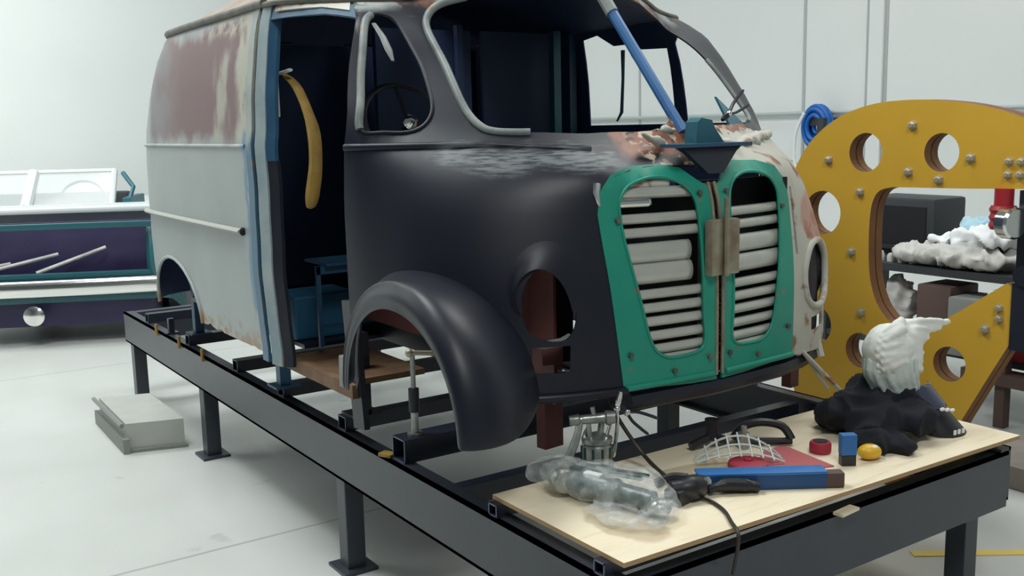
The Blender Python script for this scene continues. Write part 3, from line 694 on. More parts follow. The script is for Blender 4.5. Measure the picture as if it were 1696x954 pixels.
pliers('locking_pliers', (2.50, 2.40, 1.575), (.75, .1, .75), (.9, .1, .25), .11, 'dark_primer', 'black curved locking pliers clamped at the base of the far windshield', .04, .007)

# ------------------------------------------------------------------ screw jack on the crossmember
jk = thing('screw_jack', 'slim steel screw prop standing on a crossmember inside the front wheel arch', 'jack', (1.46, 2.73, .595))
bm = B(); cyl(bm, (1.46, 2.73, .595), (1.46, 2.73, .74), .012, 12); cyl(bm, (1.46, 2.73, .595), (1.46, 2.73, .603), .025, 12); obj('base_tube', bm, 'cast_grey', jk, smooth=True)
bm = B(); cyl(bm, (1.46, 2.73, .67), (1.46, 2.73, .745), .017, 12); obj('collar', bm, 'dark_primer', jk, smooth=True)
bm = B(); cyl(bm, (1.46, 2.73, .74), (1.46, 2.73, .855), .008, 10); obj('screw_rod', bm, 'cast_grey', jk, smooth=True)
bm = B(); tube(bm, [(1.44, 2.73, .862), (1.55, 2.70, .85)], .008, 8); ball(bm, (1.45, 2.73, .86), .014, 2); obj('top_arm', bm, 'bolt_steel', jk, smooth=True)

# ------------------------------------------------------------------ grey metal-edged box on the floor
fb = thing('floor_platform', 'low pale grey box with a metal edge on the floor beside the rig leg', 'platform', (1.27, 5.3, 0))
bm = B(); plate(bm, [(1.11, 5.68), (1.10, 5.06), (1.36, 4.98), (1.36, 5.60)], [], lambda x, y, d: (x, y, d), .145); obj('body', bm, 'box_grey', fb)
bm = B(); plate(bm, [(1.085, 5.70), (1.075, 5.03), (1.105, 5.02), (1.112, 5.69)], [], lambda x, y, d: (x, y, d+.0), .075)
tube(bm, [(1.085, 5.69, .14), (1.08, 5.05, .14)], .012, 6); obj('edge_rail', bm, 'box_edge', fb)
bm = B(); plate(bm, [(1.09, 5.04), (1.37, 4.96), (1.37, 4.975), (1.09, 5.055)], [], lambda x, y, d: (x, y, d), .016); obj('bottom_rail', bm, 'box_edge', fb)

# ------------------------------------------------------------------ yellow C-frame english wheel
XP = 3.7
ew = thing('english_wheel', 'huge yellow C-shaped plate machine with round holes behind the plywood', 'machine', (3.75, 2.6, 0))
arcp = [(1.86, 1.44), (2.071, 1.538), (2.205, 1.580), (2.356, 1.607), (2.544, 1.62), (2.745, 1.605), (2.93, 1.542), (3.076, 1.423), (3.165, 1.256), (3.20, 1.08), (3.195, .85), (3.17, .5), (3.08, .22), (2.90, .06), (2.60, .02), (2.36, .10), (2.264, .324), (2.148, .548), (2.043, .745), (2.036, .83), (2.055, .89), (2.10, .915), (2.283, .784), (2.46, .66)]
inner = [(2.62, .70), (2.674, .76), (2.712, .86), (2.725, .98), (2.725, 1.12), (2.712, 1.20), (2.68, 1.245), (2.62, 1.262), (2.30, 1.268), (2.06, 1.276), (1.86, 1.28)]
P0 = [(a.x, a.y) for a in sm([(a, b, 0) for a, b in arcp[:14]], 4)] + arcp[14:] + [(2.54, .655)] + [(a.x, a.y) for a in sm([(a, b, 0) for a, b in inner[:8]], 4)] + inner[8:]
def circ(y, z, r): return [(y+r*math.cos(2*math.pi*k/28), z+r*math.sin(2*math.pi*k/28)) for k in range(28)]
holes = [circ(2.757, 1.405, .083), circ(2.400, 1.408, .077), circ(2.975, 1.135, .098), circ(2.324, .556, .072), circ(2.75, .54, .078), circ(3.0, .62, .09)]
bm = B(); plate(bm, P0, holes, lambda y, z, d: (XP+d, y, z), .042, side_mat=1); fr = obj('frame_plate', bm, ['press_yellow', 'press_edge'], ew)
bm = B(); plate(bm, P0, holes, lambda y, z, d: (XP+.050+d, y, z), .042, side_mat=1); obj('frame_plate', bm, ['press_edge', 'press_edge'], ew)
for (y, z) in ((2.533, 1.516), (2.273, 1.387), (2.545, 1.327), (2.406, 1.299), (2.947, 1.37), (2.777, 1.235), (2.811, .972), (2.75, .711), (2.178, .724), (2.117, 1.376), (2.07, 1.376), (2.119, 1.326), (2.072, 1.327), (2.126, .815), (2.123, .773), (2.0, 1.376), (2.0, 1.326)):
    big = z > 1.29 and y > 2.2; r = .017 if big or y > 2.15 else .014
    bm = B(); lathe(bm, [(0, .022), (r*.55, .022), (r*.7, .016), (r, .014), (r, .004), (r*1.3, .003), (r*1.3, 0)], (XP, y, z), (-1, 0, 0), 6); obj('bolt', bm, 'bolt_steel', ew)
bm = B(); cyl(bm, (3.70, 2.13, 1.12), (3.70, 2.13, 1.275), .035, 16); lathe(bm, [(0, 0), (.045, 0), (.052, .015), (.045, .03), (.052, .045), (.045, .06), (.052, .075), (.045, .09), (0, .09)], (3.70, 2.13, 1.12), (0, 0, 1), 16); obj('adjuster', bm, 'red_paint', ew, smooth=True)
bm = B(); bx(bm, 3.70, 3.80, 1.98, 2.07, .93, 1.27); obj('wheel_yoke', bm, 'dark_primer', ew)
bm = B(); lathe(bm, [(0, -.03), (.052, -.03), (.06, -.022), (.06, .022), (.052, .03), (0, .03)], (3.655, 2.075, 1.15), (.25, 1, 0), 28); obj('wheel', bm, 'chrome', ew, smooth=True)
bm = B(); bx(bm, 3.69, 3.79, 1.99, 2.075, .66, .92); cyl(bm, (3.68, 2.03, .95), (3.78, 2.03, .95), .04, 16); obj('anvil_holder', bm, 'tube_steel', ew)
bm = B(); bx(bm, 3.62, 3.86, 2.35, 3.05, 0, .03); obj('foot', bm, 'press_edge', ew)

# ------------------------------------------------------------------ bench and goods by the right wall
bt = thing('storage_table', 'dark table by the right wall seen through the yellow frame', 'table', (5.1, 3.1, 0))
bm = B(); bx(bm, 4.85, 5.5, 2.45, 3.95, .71, .75); obj('tabletop', bm, 'bench_dark', bt)
for x, y in ((4.9, 2.5), (4.9, 3.9), (5.45, 2.5), (5.45, 3.9)):
    bm = B(); bx(bm, x-.025, x+.025, y-.025, y+.025, 0, .71); obj('leg', bm, 'bench_dark', bt)
bm = B(); bx(bm, 4.88, 5.47, 2.5, 3.9, .28, .31); obj('shelf', bm, 'bench_dark', bt)
def cab_(name, x0, x1, y0, y1, z0, z1, m, lab, cat='box', grp=None, bev=.012):
    bm = B(); bx(bm, x0, x1, y0, y1, z0, z1, bev=bev); return tag(obj(name, bm, m, smooth=True), lab, cat, grp)
ty = thing('old_television', 'black boxy monitor case standing on the table behind the yellow frame', 'monitor', (5.25, 3.5, .75))
bm = B(); bx(bm, 5.17, 5.48, 3.38, 3.86, .78, 1.09, bev=.02); obj('case', bm, 'bench_dark', ty, smooth=True)
bm = B(); bx(bm, 5.22, 5.42, 3.48, 3.76, .75, .785); obj('stand', bm, 'bench_dark', ty)
bm = B(); bx(bm, 5.164, 5.17, 3.43, 3.81, .82, 1.04); obj('screen', bm, 'dark_gap', ty)
rnd = random.Random(5)
for k in range(5):
    y = 3.62-.07*k; bm = B(); lathe(bm, [(0, .0), (.022, 0), (.024, .03), (.015, .045+.01*(k % 2)), (0, .05)], (4.93, y, .75), (0, 0, 1), 12)
    tag(obj('small_pot', bm, 'bag_paper', smooth=True), 'tiny pale pot in the row before the black monitor case', 'pot', 'pots in front of the monitor')
bm = B()
for c_, r_ in (((5.0, 3.28, .813), (.16, .20, .045)), ((5.0, 3.10, .813), (.18, .22, .05)), ((5.0, 2.92, .813), (.17, .18, .05))): ball(bm, c_, r_, 3)
o = obj('paper_sack', bm, 'bag_paper'); melt(o, .012, .05, .09, 3, True); tag(o, 'long crumpled grey-white sack lying on the table', 'sack')
bm = B()
for c_, r_ in (((5.02, 3.02, .90), (.12, .15, .05)), ((5.02, 2.88, .93), (.12, .14, .05)), ((5.0, 3.22, .89), (.05, .05, .03))): ball(bm, c_, r_, 3)
o = obj('plastic_sheet', bm, 'paper'); melt(o, .012, .06, .08, 3, True); tag(o, 'crumpled bright white plastic sheet on top of the grey sack', 'sheet')
bm = B()
for c_, r_ in (((5.14, 3.08, .96), (.08, .14, .04)), ((5.12, 2.95, .985), (.08, .09, .03))): ball(bm, c_, r_, 3)
mat('pale_blue', (.40, .60, .70), .8, bump=.3, bscale=16)
o = obj('pale_blue_cloth', bm, 'pale_blue'); melt(o, .012, .04, .08, 3, True); tag(o, 'pale blue cloth bundled behind the white plastic sheet', 'cloth')
cab_('carton', 4.84, 5.1, 3.05, 3.25, .31, .66, 'bench_wood', 'brown carton on the table shelf, leftmost under the sack')
cab_('carton', 4.80, 5.05, 2.86, 3.04, .31, .62, 'box_edge', 'grey carton on the table shelf right of the brown carton')
cab_('foam_block', 4.84, 5.1, 2.74, 2.85, .31, .67, 'paper', 'white foam block standing between the grey carton and the red box', 'foam block')
cab_('red_box', 4.88, 5.1, 2.55, 2.73, .31, .64, 'red_paint', 'red box under the table behind the lower jaw of the yellow frame')
bm = B(); ball(bm, (4.98, 3.45, .50), (.07, .10, .165), 3); o = obj('sack', bm, 'bag_paper'); melt(o, .014, .05, .08, 2, True); tag(o, 'slumped grey sack left of the brown carton under the table', 'sack')

rk = thing('low_bench', 'dark brown low trestle bench right of the yellow frame', 'bench', (4.9, 2.4, 0))
for x, y in ((4.77, 2.70), (4.77, 2.0)):
    bm = B(); bx(bm, x-.03, x+.03, y-.025, y+.025, 0, .44); obj('leg', bm, 'bench_wood', rk)
bm = B(); bx(bm, 4.72, 4.84, 1.9, 2.9, .22, .28); obj('rail', bm, 'bench_wood', rk)
bm = B(); bx(bm, 4.66, 4.84, 1.9, 2.86, .44, .47); obj('top', bm, 'bench_wood', rk)
for k in range(2):
    z = .10+.27*k
    bm = B(); ball(bm, (5.12, 2.15, .40-.24*k), (.14, .26, .09), 3); o = obj('sandbag', bm, 'bag_paper'); melt(o, .015, .03, .1, 2)
    tag(o, ['upper white filled bag behind the low brown bench', 'lower white filled bag behind the low brown bench'][k], 'bag')
cab_('floor_pallet', 3.98, 4.75, 1.75, 2.42, 0, .10, 'pallet', 'low grey-brown pallet on the floor right of the plywood board', 'pallet')

# blue hose coil on the wall
hc_ = thing('hose_reel', 'blue coiled air hose hanging on the wall behind the yellow frame', 'hose', (6.5, 5.28, 1.3))
bm = B()
for k in range(9):
    r = .155-.022*(k % 6); cc = V((6.50-.02*(k % 4), 5.28, 1.49)); tube(bm, [cc+V((0, math.cos(a)*r*.8, math.sin(a)*r*1.05)) for a in [2*math.pi*j/26 for j in range(26)]], .017, 8, True)
obj('hose_coil', bm, 'hose_blue', hc_, smooth=True)
bm = B(); bx(bm, 6.45, 6.58, 5.22, 5.33, 1.50, 1.56); bx(bm, 6.40, 6.58, 5.16, 5.22, 1.42, 1.56); obj('bracket', bm, 'bench_dark', hc_)
bm = B(); tube(bm, sm([(6.38, 5.33, 1.60), (6.37, 5.40, 1.45), (6.38, 5.42, 1.25), (6.40, 5.40, 1.12), (6.40, 5.52, 1.05), (6.40, 5.62, .8)], 5), .012, 6)
tag(obj('white_cable', bm, 'paper', smooth=True), 'white cable hanging down beside the blue hose coil', 'cable')
bm = B(); tube(bm, sm([(6.52, 5.90, 1.22), (6.52, 5.62, 1.23), (6.52, 5.48, 1.17), (6.52, 5.44, .95), (6.52, 5.5, .7)], 5), .008, 6)
tag(obj('wall_wire', bm, 'joint', smooth=True), 'thin grey wire looping down the wall beside the van nose', 'wire')

# ------------------------------------------------------------------ stripped car in the background
car = thing('stripped_car', 'stripped dark car with open bay, bare windshield frame and chrome bumper behind the van', 'car', (1.25, 8.15, 0))
car.rotation_euler = (0, 0, 0)
ca = math.radians(-34+9); ex = V((math.cos(ca), math.sin(ca), 0)); ey = V((-math.sin(ca), math.cos(ca), 0)); co = V((1.30, 8.05, 0))
def L(x, y, z): return co+ex*x+ey*y+V((0, 0, z))
def lbox(bm, x0, x1, y0, y1, z0, z1, bev=0.):
    vs = box(bm, ((x0+x1)/2, (y0+y1)/2, (z0+z1)/2), (x1-x0, y1-y0, z1-z0), bev=bev)
    bmesh.ops.transform(bm, matrix=Matrix.Translation(co) @ Matrix.Rotation(ca, 4, 'Z'), verts=[v for v in vs if v.is_valid])
# fenders with rounded top rim
def fender(s):
    prof = [(0, .34), (0, .62), (.04, .84), (.10, .90), (.9, .93), (1.9, .93)]
    bm = B(); rows = []
    for (y, z) in prof:
        rows.append([bm.verts.new(L(s*x, y+yy, z+zz)) for x, yy, zz in ((.70, .05, -.03), (.76, .0, 0), (.86, .03, -.02), (.92, .10, -.10), (.94, .12, -.30))])
    for A, C_ in zip(rows, rows[1:]):
        for k in range(4): bm.faces.new((A[k], A[k+1], C_[k+1], C_[k]))
    bmesh.ops.recalc_face_normals(bm, faces=bm.faces)
    o = obj('fender', bm, 'car_teal', car, smooth=True, sharp=80); q = o.modifiers.new('t', 'SOLIDIFY'); q.thickness = .01
fender(-1); fender(1)
bm = B(); lbox(bm, -.80, .80, .03, .08, .87, .915, .01); obj('bay_rim', bm, 'car_teal', car, smooth=True)
bm = B(); lbox(bm, -.78, .78, .35, .38, .40, .90); lbox(bm, -.78, .78, .05, 1.2, .36, .40); obj('engine_bay', bm, 'car_dark', car)
bm = B(); lbox(bm, -.80, .80, .02, .09, .50, .545, .01); lbox(bm, -.86, .86, .0, .2, .33, .40, .01); obj('lower_valance', bm, 'car_teal', car, smooth=True)
bm = B(); lbox(bm, -.9, .9, 1.15, 1.25, .40, .98); obj('firewall', bm, 'car_pale', car)
bm = B(); lbox(bm, -.84, .70, 0.9, 1.3, .925, .97, .015); obj('cowl', bm, 'car_pale', car, smooth=True)
bm = B(); N = 14; rr_ = []
for i in range(N+1):
    x = -1.0+2.0*i/N; bow = .08*(x*x)
    rr_.append([bm.verts.new(L(x, -.06+bow-.045*math.cos(a)*.8, .445+.065*math.sin(a))) for a in [-1.9+3.8*k/8 for k in range(9)]])
for A, C_ in zip(rr_, rr_[1:]):
    for k in range(8): bm.faces.new((A[k], C_[k], C_[k+1], A[k+1]))
bmesh.ops.recalc_face_normals(bm, faces=bm.faces)
o = obj('bumper', bm, 'chrome', car, smooth=True, sharp=80); q = o.modifiers.new('t', 'SOLIDIFY'); q.thickness = .006
for x0, z0, x1, z1 in ((-.55, .55, .0, .66), (-.1, .55, .35, .70), (-.8, .54, -.35, .60)):
    bm = B(); tube(bm, [L(x0, .06, z0), L(x1, .30, z1)], .014, 6); obj('bay_stay', bm, 'bag_paper', car)
# windshield frame and panes
bm = B()
wx0, wx1, wy, wz0, wz1 = -1.25, .22, 1.35, .95, 1.24
for x in (wx0+.03, -.50, wx1-.02): tube(bm, [L(x+.0, wy-.05, wz0), L(x*.96-.01, wy+.25, wz1)], .028 if x != -.50 else .05, 8)
tube(bm, [L(wx0, wy+.25, wz1), L(wx1-.03, wy+.25, wz1)], .022, 8); tube(bm, [L(wx0, wy-.05, wz0), L(wx1+.03, wy-.05, wz0)], .025, 8)
obj('windshield_frame', bm, 'car_pale', car, smooth=True)
bm = B(); vs = [bm.verts.new(L(*p)) for p in ((wx0, wy-.04, wz0), (wx1, wy-.04, wz0), (wx1-.05, wy+.24, wz1), (wx0+.05, wy+.24, wz1))]; bm.faces.new(vs)
o = obj('windshield', bm, 'glass_dim', car); q = o.modifiers.new('t', 'SOLIDIFY'); q.thickness = .005
bm = B(); c_ = L(-.12, wy+.3, 1.03); tube(bm, [c_+ex*math.cos(a)*.17+V((0, 0, 1))*math.sin(a)*.12+ey*math.sin(a)*.08 for a in [2*math.pi*k/26 for k in range(26)]], .012, 6, True); obj('steering_wheel', bm, 'bench_dark', car)
bm = B(); lbox(bm, -1.15, .22, wy+.5, wy+.7, .70, 1.04, .03); obj('seat_back', bm, 'bench_dark', car, smooth=True)
bm = B(); lbox(bm, .30, .37, wy-.1, wy+.5, .93, 1.02, .01); tube(bm, [L(.33, wy, .96), L(.36, wy+.1, 1.10), L(.25, wy+.25, 1.22)], .02, 6); obj('door_frame', bm, 'teal_paint', car)
bm = B(); lbox(bm, -.92, .92, 1.2, 3.3, .34, .92, .04); obj('tub', bm, 'car_pale', car, smooth=True)
for sx in (-.8, .8):
    for yy in (.75, 2.8):
        bm = B(); lathe(bm, [(.0, -.08), (.17, -.08), (.28, -.07), (.31, -.04), (.31, .04), (.28, .07), (.17, .08), (0, .08)], L(sx, yy, .31), ex, 24); obj('wheel', bm, 'black_plastic', car, smooth=True)
bm = B(); lathe(bm, [(0, 0), (.04, .004), (.07, .02), (.075, .05), (0, .09)], L(-.12, .02, .24), -ey, 18); obj('glint_disc', bm, 'chrome', car, smooth=True)  # chrome disc added for the bright floor glint under the bumper
bm = B(); lbox(bm, -.7, .7, .1, 1.1, .14, .35); obj('sump_guard', bm, 'car_dark', car)

# ------------------------------------------------------------------ things on the plywood (top at z = .568)
ZT = .568
# black jacket heap
bm = B()
for c_, r_, ro in (((2.72, 1.93, .665), (.10, .12, .085), None), ((2.63, 1.93, .655), (.09, .10, .055), (0, .2, .2)), ((2.60, 1.95, .63), (.10, .11, .05), (0, .2, .5)), ((2.60, 1.86, .63), (.11, .08, .06), None), ((2.52, 1.80, .60), (.075, .06, .030), (0, 0, -.5)), ((2.68, 1.80, .64), (.09, .06, .05), None), ((2.62, 2.02, .60), (.07, .06, .03), None), ((2.80, 1.93, .63), (.08, .07, .06), None), ((2.55, 1.75, .592), (.04, .04, .022), None)): ball(bm, c_, r_, 3, ro)
o = obj('black_jacket', bm, 'black_cloth', loc=(2.65, 1.9, ZT)); melt(o, .008, .028, .07, 3, True); tag(o, 'black jacket heaped on the far corner of the plywood', 'jacket')
# face shield leaning at the right of the heap
fs_ = thing('face_shield', 'dark face shield with a grey band beside the black jacket', 'face shield', (2.84, 1.80, ZT))
bm = B(); rows = []
for i in range(11):
    h = i/10; rad = .082-.030*h; row = []
    for k in range(15):
        a = math.radians(-200+190*k/14); row.append(bm.verts.new((2.835+.0*h-.04*h+rad*math.cos(a), 1.80+.06*h+rad*.9*math.sin(a), ZT+.004+.115*h)))
    rows.append(row)
for A, C_ in zip(rows, rows[1:]):
    for k in range(14): bm.faces.new((A[k], A[k+1], C_[k+1], C_[k]))
o = obj('shell', bm, 'black_plastic', fs_, smooth=True); q = o.modifiers.new('t', 'SOLIDIFY'); q.thickness = .004
bm = B(); rows = []
for i in range(7):
    h = .62+i*.09; rad = .085-.032*h+.0; row = []
    for k in range(13):
        a = math.radians(-170+140*k/12); row.append(bm.verts.new((2.835-.04*h+rad*math.cos(a), 1.80+.06*h+rad*.9*math.sin(a), ZT+.004+.13*h)))
    rows.append(row)
for A, C_ in zip(rows, rows[1:]):
    for k in range(12): bm.faces.new((A[k], A[k+1], C_[k+1], C_[k]))
o = obj('visor', bm, 'shield', fs_, smooth=True); q = o.modifiers.new('t', 'SOLIDIFY'); q.thickness = .003
bm = B()
for k in range(3): box(bm, (2.79+.020*k, 1.722-.001*k, ZT+.022), (.010, .004, .014))
for k in range(3): ball(bm, (2.765+.02*k, 1.752-.004*k, ZT+.094-.004*k), (.012, .006, .006), 2)
obj('white_dots_glints', bm, 'paper', fs_)  # white dots, plus upper lumps modelled as highlights on the visor
# white rag piled on the jacket: folds swept up to the pointed tip
rr2 = random.Random(3)
bm = B(); ball(bm, (2.705, 1.905, .835), (.088, .078, .080), 3); ball(bm, (2.76, 1.88, .880), (.075, .050, .036), 3, (0, .05, -.3))
tip = V((2.885, 1.82, .915))
for k in range(15):
    t = k/14; a = math.radians(-35+120*t); wv = .010*math.sin(k*2.3)
    s0 = V((2.705-.088*math.cos(a*.8), 1.89-.02*(k % 2), .830+.080*math.sin(a)-.01))
    m1 = V((2.715+.02*t+wv, 1.835+.05*t, .832+.085*math.sin(a)+wv*.6))
    e1 = V((2.775, 1.84, .765+.10*min(1, t/.7))).lerp(tip, max(0, (t-.5)/.5)**1.1)+V((wv*.5, 0, -wv*.5))
    tube(bm, sm([s0, s0.lerp(m1, .5)+V((-.004, -.022, .012+wv)), m1, m1.lerp(e1, .5)+V((.0, -.012, .004-wv)), e1], 5), [.008, .010, .011, .012, .012]*4+[.006], 8)
o = obj('white_rag', bm, 'rag', loc=(2.72, 1.9, .74)); melt(o, .0045, .010, .05, 3)
tag(o, 'crumpled white rag piled on top of the black jacket', 'rag')
bm = B(); ball(bm, (2.715, 1.90, .755), (.068, .062, .065), 3)
for k in range(22):
    a = 2*math.pi*k/22+.1*rr2.random(); r1 = .078+.010*rr2.random(); r2_ = .066+.012*rr2.random(); c0 = V((2.71, 1.90, 0))
    d1 = V((math.cos(a), math.sin(a)*.9, 0)); d2 = V((math.cos(a+.25), math.sin(a+.25)*.9, 0))
    tube(bm, sm([c0+d1*r1*.95+V((0, 0, .815)), c0+d1*r1+V((0, 0, .77)), c0+d2*r2_+V((.012, 0, .715)), c0+d2*(r2_+.004)+V((.014, 0, .705))], 5), [.007]+[.010]*14+[.006], 8)
o = obj('grey_rag', bm, 'rag_grey', loc=(2.71, 1.9, .69)); melt(o, .005, .010, .04, 7)
tag(o, 'greenish grey rag wadded between the white rag and the black jacket', 'rag')

def tint(name, pts, z0, z1, m, **k):
    bm = B(); plate(bm, pts, [], lambda x, y, d: (x, y, z0+d), z1-z0); return obj(name, bm, m, **k)
# blue sanding block (long) with a black grip lying against it
sb = thing('sanding_board', 'long blue sanding board with dark end lying on the plywood', 'sanding board', (2.02, 1.82, ZT))
A0, A1 = V((1.862, 1.890, 0)), V((2.155, 1.700, 0)); dr = (A1-A0).normalized(); nr = V((-dr.y, dr.x, 0)); mid = (A0+A1)/2; ang = math.atan2(dr.y, dr.x); LN = (A1-A0).length
bm = B(); box(bm, mid+V((0, 0, ZT+.022)), (LN, .035, .042), rz=ang, bev=.003); obj('body', bm, 'tool_blue_dark', sb, smooth=True)
bm = B(); box(bm, mid+nr*.008+V((0, 0, ZT+.045)), (LN, .055, .008), rz=ang, bev=.002); obj('top_face', bm, 'tool_blue', sb, smooth=True)
bm = B(); box(bm, A1+dr*.022+V((0, 0, ZT+.022)), (.05, .036, .04), rz=ang, bev=.003); obj('end_block', bm, 'bench_wood', sb, smooth=True)
bm = B(); tube(bm, sm([A0+nr*-.045+dr*.02+V((0, 0, ZT+.018)), A0+nr*-.035+dr*.07+V((0, 0, ZT+.026)), A0+nr*-.032+dr*.12+V((0, 0, ZT+.022)), A0+nr*-.035+dr*.16+V((0, 0, ZT+.018))], 5), [.012]*4+[.018]*8+[.015]*4, 10)
tag(obj('scraper', bm, 'black_plastic', smooth=True), 'black tool handle lying against the front of the blue sanding board', 'tool')
# red pad and pink sheet
tag(tint('pink_sheet', [(2.13, 1.93), (2.25, 2.0), (2.335, 2.0), (2.30, 1.785), (2.20, 1.82)], ZT+.001, ZT+.004, 'pink_sheet', loc=(2.2, 1.9, ZT)), 'faded pink abrasive sheet lying flat behind the blue sanding board', 'sheet')
bm = B(); lathe(bm, [(0, .016), (.045, .015), (.056, .010), (.058, 0), (0, 0)], (2.11, 1.935, ZT+.004), (0, 0, 1), 28); lathe(bm, [(0, .022), (.012, .022), (.014, .014)], (2.11, 1.935, ZT+.004), (0, 0, 1), 14)
tag(obj('red_disc', bm, 'red_pad', smooth=True), 'round red pad with dark hub under the white wire grid', 'pad')
# curved white wire grid
wg = thing('wire_grid', 'curved white wire grid leaning over the round red pad', 'grid', (2.11, 1.97, ZT))
G0, G1 = V((1.985, 2.01, 0)), V((2.19, 1.865, 0)); gd = (G1-G0).normalized(); gn = V((-gd.y, gd.x, 0)); GL = (G1-G0).length
def gp(s_, h): b_ = 1-(2*s_-1)**2; return G0+gd*GL*s_+gn*(.02+.05*h)+V((0, 0, ZT+.010+.042*b_-.014*(1-h)*b_+.022*h*b_))
for h in (0, .5, 1):
    bm = B(); tube(bm, [gp(k/16, h) for k in range(17)], .0035, 6); obj('long_wire', bm, 'pale_wire', wg, smooth=True)
for k in range(1, 8):
    bm = B(); tube(bm, [gp(k/8, -.2), gp(k/8, .5), gp(k/8, 1.2)], .003, 6); obj('cross_wire', bm, 'pale_wire', wg, smooth=True)
# black fittings behind the grid
cl = thing('black_clamp', 'black upright swivel clamp behind the left end of the wire grid', 'clamp', (2.15, 2.12, ZT))
bm = B(); tube(bm, sm([(2.08, 2.14, ZT+.015), (2.12, 2.13, ZT+.03), (2.15, 2.12, ZT+.035), (2.20, 2.11, ZT+.018)], 4), .013, 8); obj('base', bm, 'black_plastic', cl, smooth=True)
bm = B(); cyl(bm, (2.15, 2.12, ZT+.03), (2.155, 2.125, ZT+.085), .019, 12); cyl(bm, (2.155, 2.125, ZT+.082), (2.155, 2.125, ZT+.09), .022, 12); obj('head', bm, 'black_plastic', cl, smooth=True)
mk = thing('tube_clamp', 'dark metal clamp frame behind the right end of the wire grid', 'clamp', (2.28, 2.04, ZT))
bm = B(); tube(bm, sm([(2.22, 2.10, ZT+.02), (2.25, 2.09, ZT+.055), (2.30, 2.06, ZT+.068), (2.35, 2.02, ZT+.055), (2.36, 1.99, ZT+.018)], 4), .013, 8); obj('bow', bm, 'black_plastic', mk, smooth=True)
bm = B(); tube(bm, [(2.22, 2.09, ZT+.014), (2.36, 1.99, ZT+.014)], .011, 8); obj('bar', bm, 'black_plastic', mk, smooth=True)
bm = B(); cyl(bm, (2.225, 2.06, ZT), (2.225, 2.06, ZT+.05), .017, 12); cyl(bm, (2.225, 2.06, ZT+.05), (2.225, 2.06, ZT+.07), .009, 10); obj('screw', bm, 'cast_grey', mk, smooth=True)
bm = B(); lathe(bm, [(0, .004), (.026, .004), (.030, .0), (.032, .006), (.032, .028), (.028, .034), (0, .034)], (2.375, 1.895, ZT), (0, 0, 1), 22)
pk = obj('cup', bm, 'red_pad', smooth=True); tag(pk, 'small dark red round cap standing behind the blue and black block', 'cap')
bm = B(); lathe(bm, [(.022, .0005), (0, .0005)], (2.375, 1.895, ZT+.035), (0, 0, 1), 18); p_ = obj('cap_top', bm, 'black_plastic', pk)
bb = thing('two_tone_block', 'small upright block, blue above and black below, beside the yellow tape', 'block', (2.345, 1.775, ZT))
bm = B(); box(bm, (2.345, 1.775, ZT+.016), (.042, .028, .032), rz=-.55, bev=.002); obj('lower_half', bm, 'black_plastic', bb)
bm = B(); box(bm, (2.345, 1.775, ZT+.062), (.044, .030, .060), rz=-.55, bev=.002); obj('upper_half', bm, 'tool_blue', bb)
tp = thing('tape_measure', 'small yellow tape measure with a pale spot at the foot of the jacket', 'tape measure', (2.432, 1.765, ZT))
bm = B(); ball(bm, (2.432, 1.765, ZT+.024), (.036, .028, .023), 3, (0, 0, -.4)); obj('case', bm, 'tape_yellow', tp, smooth=True)
bm = B(); ball(bm, (2.436, 1.752, ZT+.040), (.012, .010, .006), 2); obj('button', bm, 'paper', tp, smooth=True)
# angle grinder and its cord
gr = thing('angle_grinder', 'black angle grinder with cord beside the clear plastic bag', 'grinder', (1.80, 1.85, ZT))
bm = B(); tube(bm, sm([(1.74, 1.86, ZT+.035), (1.785, 1.845, ZT+.036), (1.83, 1.85, ZT+.03), (1.86, 1.87, ZT+.03)], 4), [.026]*4+[.034]*4+[.022]*4+[.012], 12); box(bm, (1.76, 1.85, ZT+.022), (.07, .05, .04), rz=.2, bev=.006); obj('body', bm, 'black_plastic', gr, smooth=True)
bm = B(); cyl(bm, (1.845, 1.855, ZT+.032), (1.853, 1.835, ZT+.045), .011, 12); obj('spindle', bm, 'cast_grey', gr, smooth=True)
bm = B(); tube(bm, sm([(1.75, 1.93, ZT+.03), (1.78, 1.90, ZT+.05), (1.81, 1.87, ZT+.05)], 4), .014, 8); obj('side_handle', bm, 'black_plastic', gr, smooth=True)
bm = B(); tube(bm, sm([(1.80, 2.19, .78), (1.83, 2.17, .70), (1.86, 2.10, .61), (1.83, 1.98, .59), (1.80, 1.90, ZT+.04)], 6), .006, 8)
tag(obj('power_cord', bm, 'cord', smooth=True), 'dark cord running from the van lip down to the grinder', 'cord')
bm = B(); tube(bm, sm([(1.80, 1.85, ZT+.012), (1.82, 1.80, ZT+.007), (1.80, 1.73, ZT+.007), (1.755, 1.66, ZT+.008), (1.73, 1.615, ZT+.002), (1.725, 1.612, .53), (1.73, 1.63, .46)], 6), .005, 8)
tag(obj('power_cord', bm, 'cord', smooth=True), 'dark cord from the grinder hanging over the front plywood edge', 'cord')
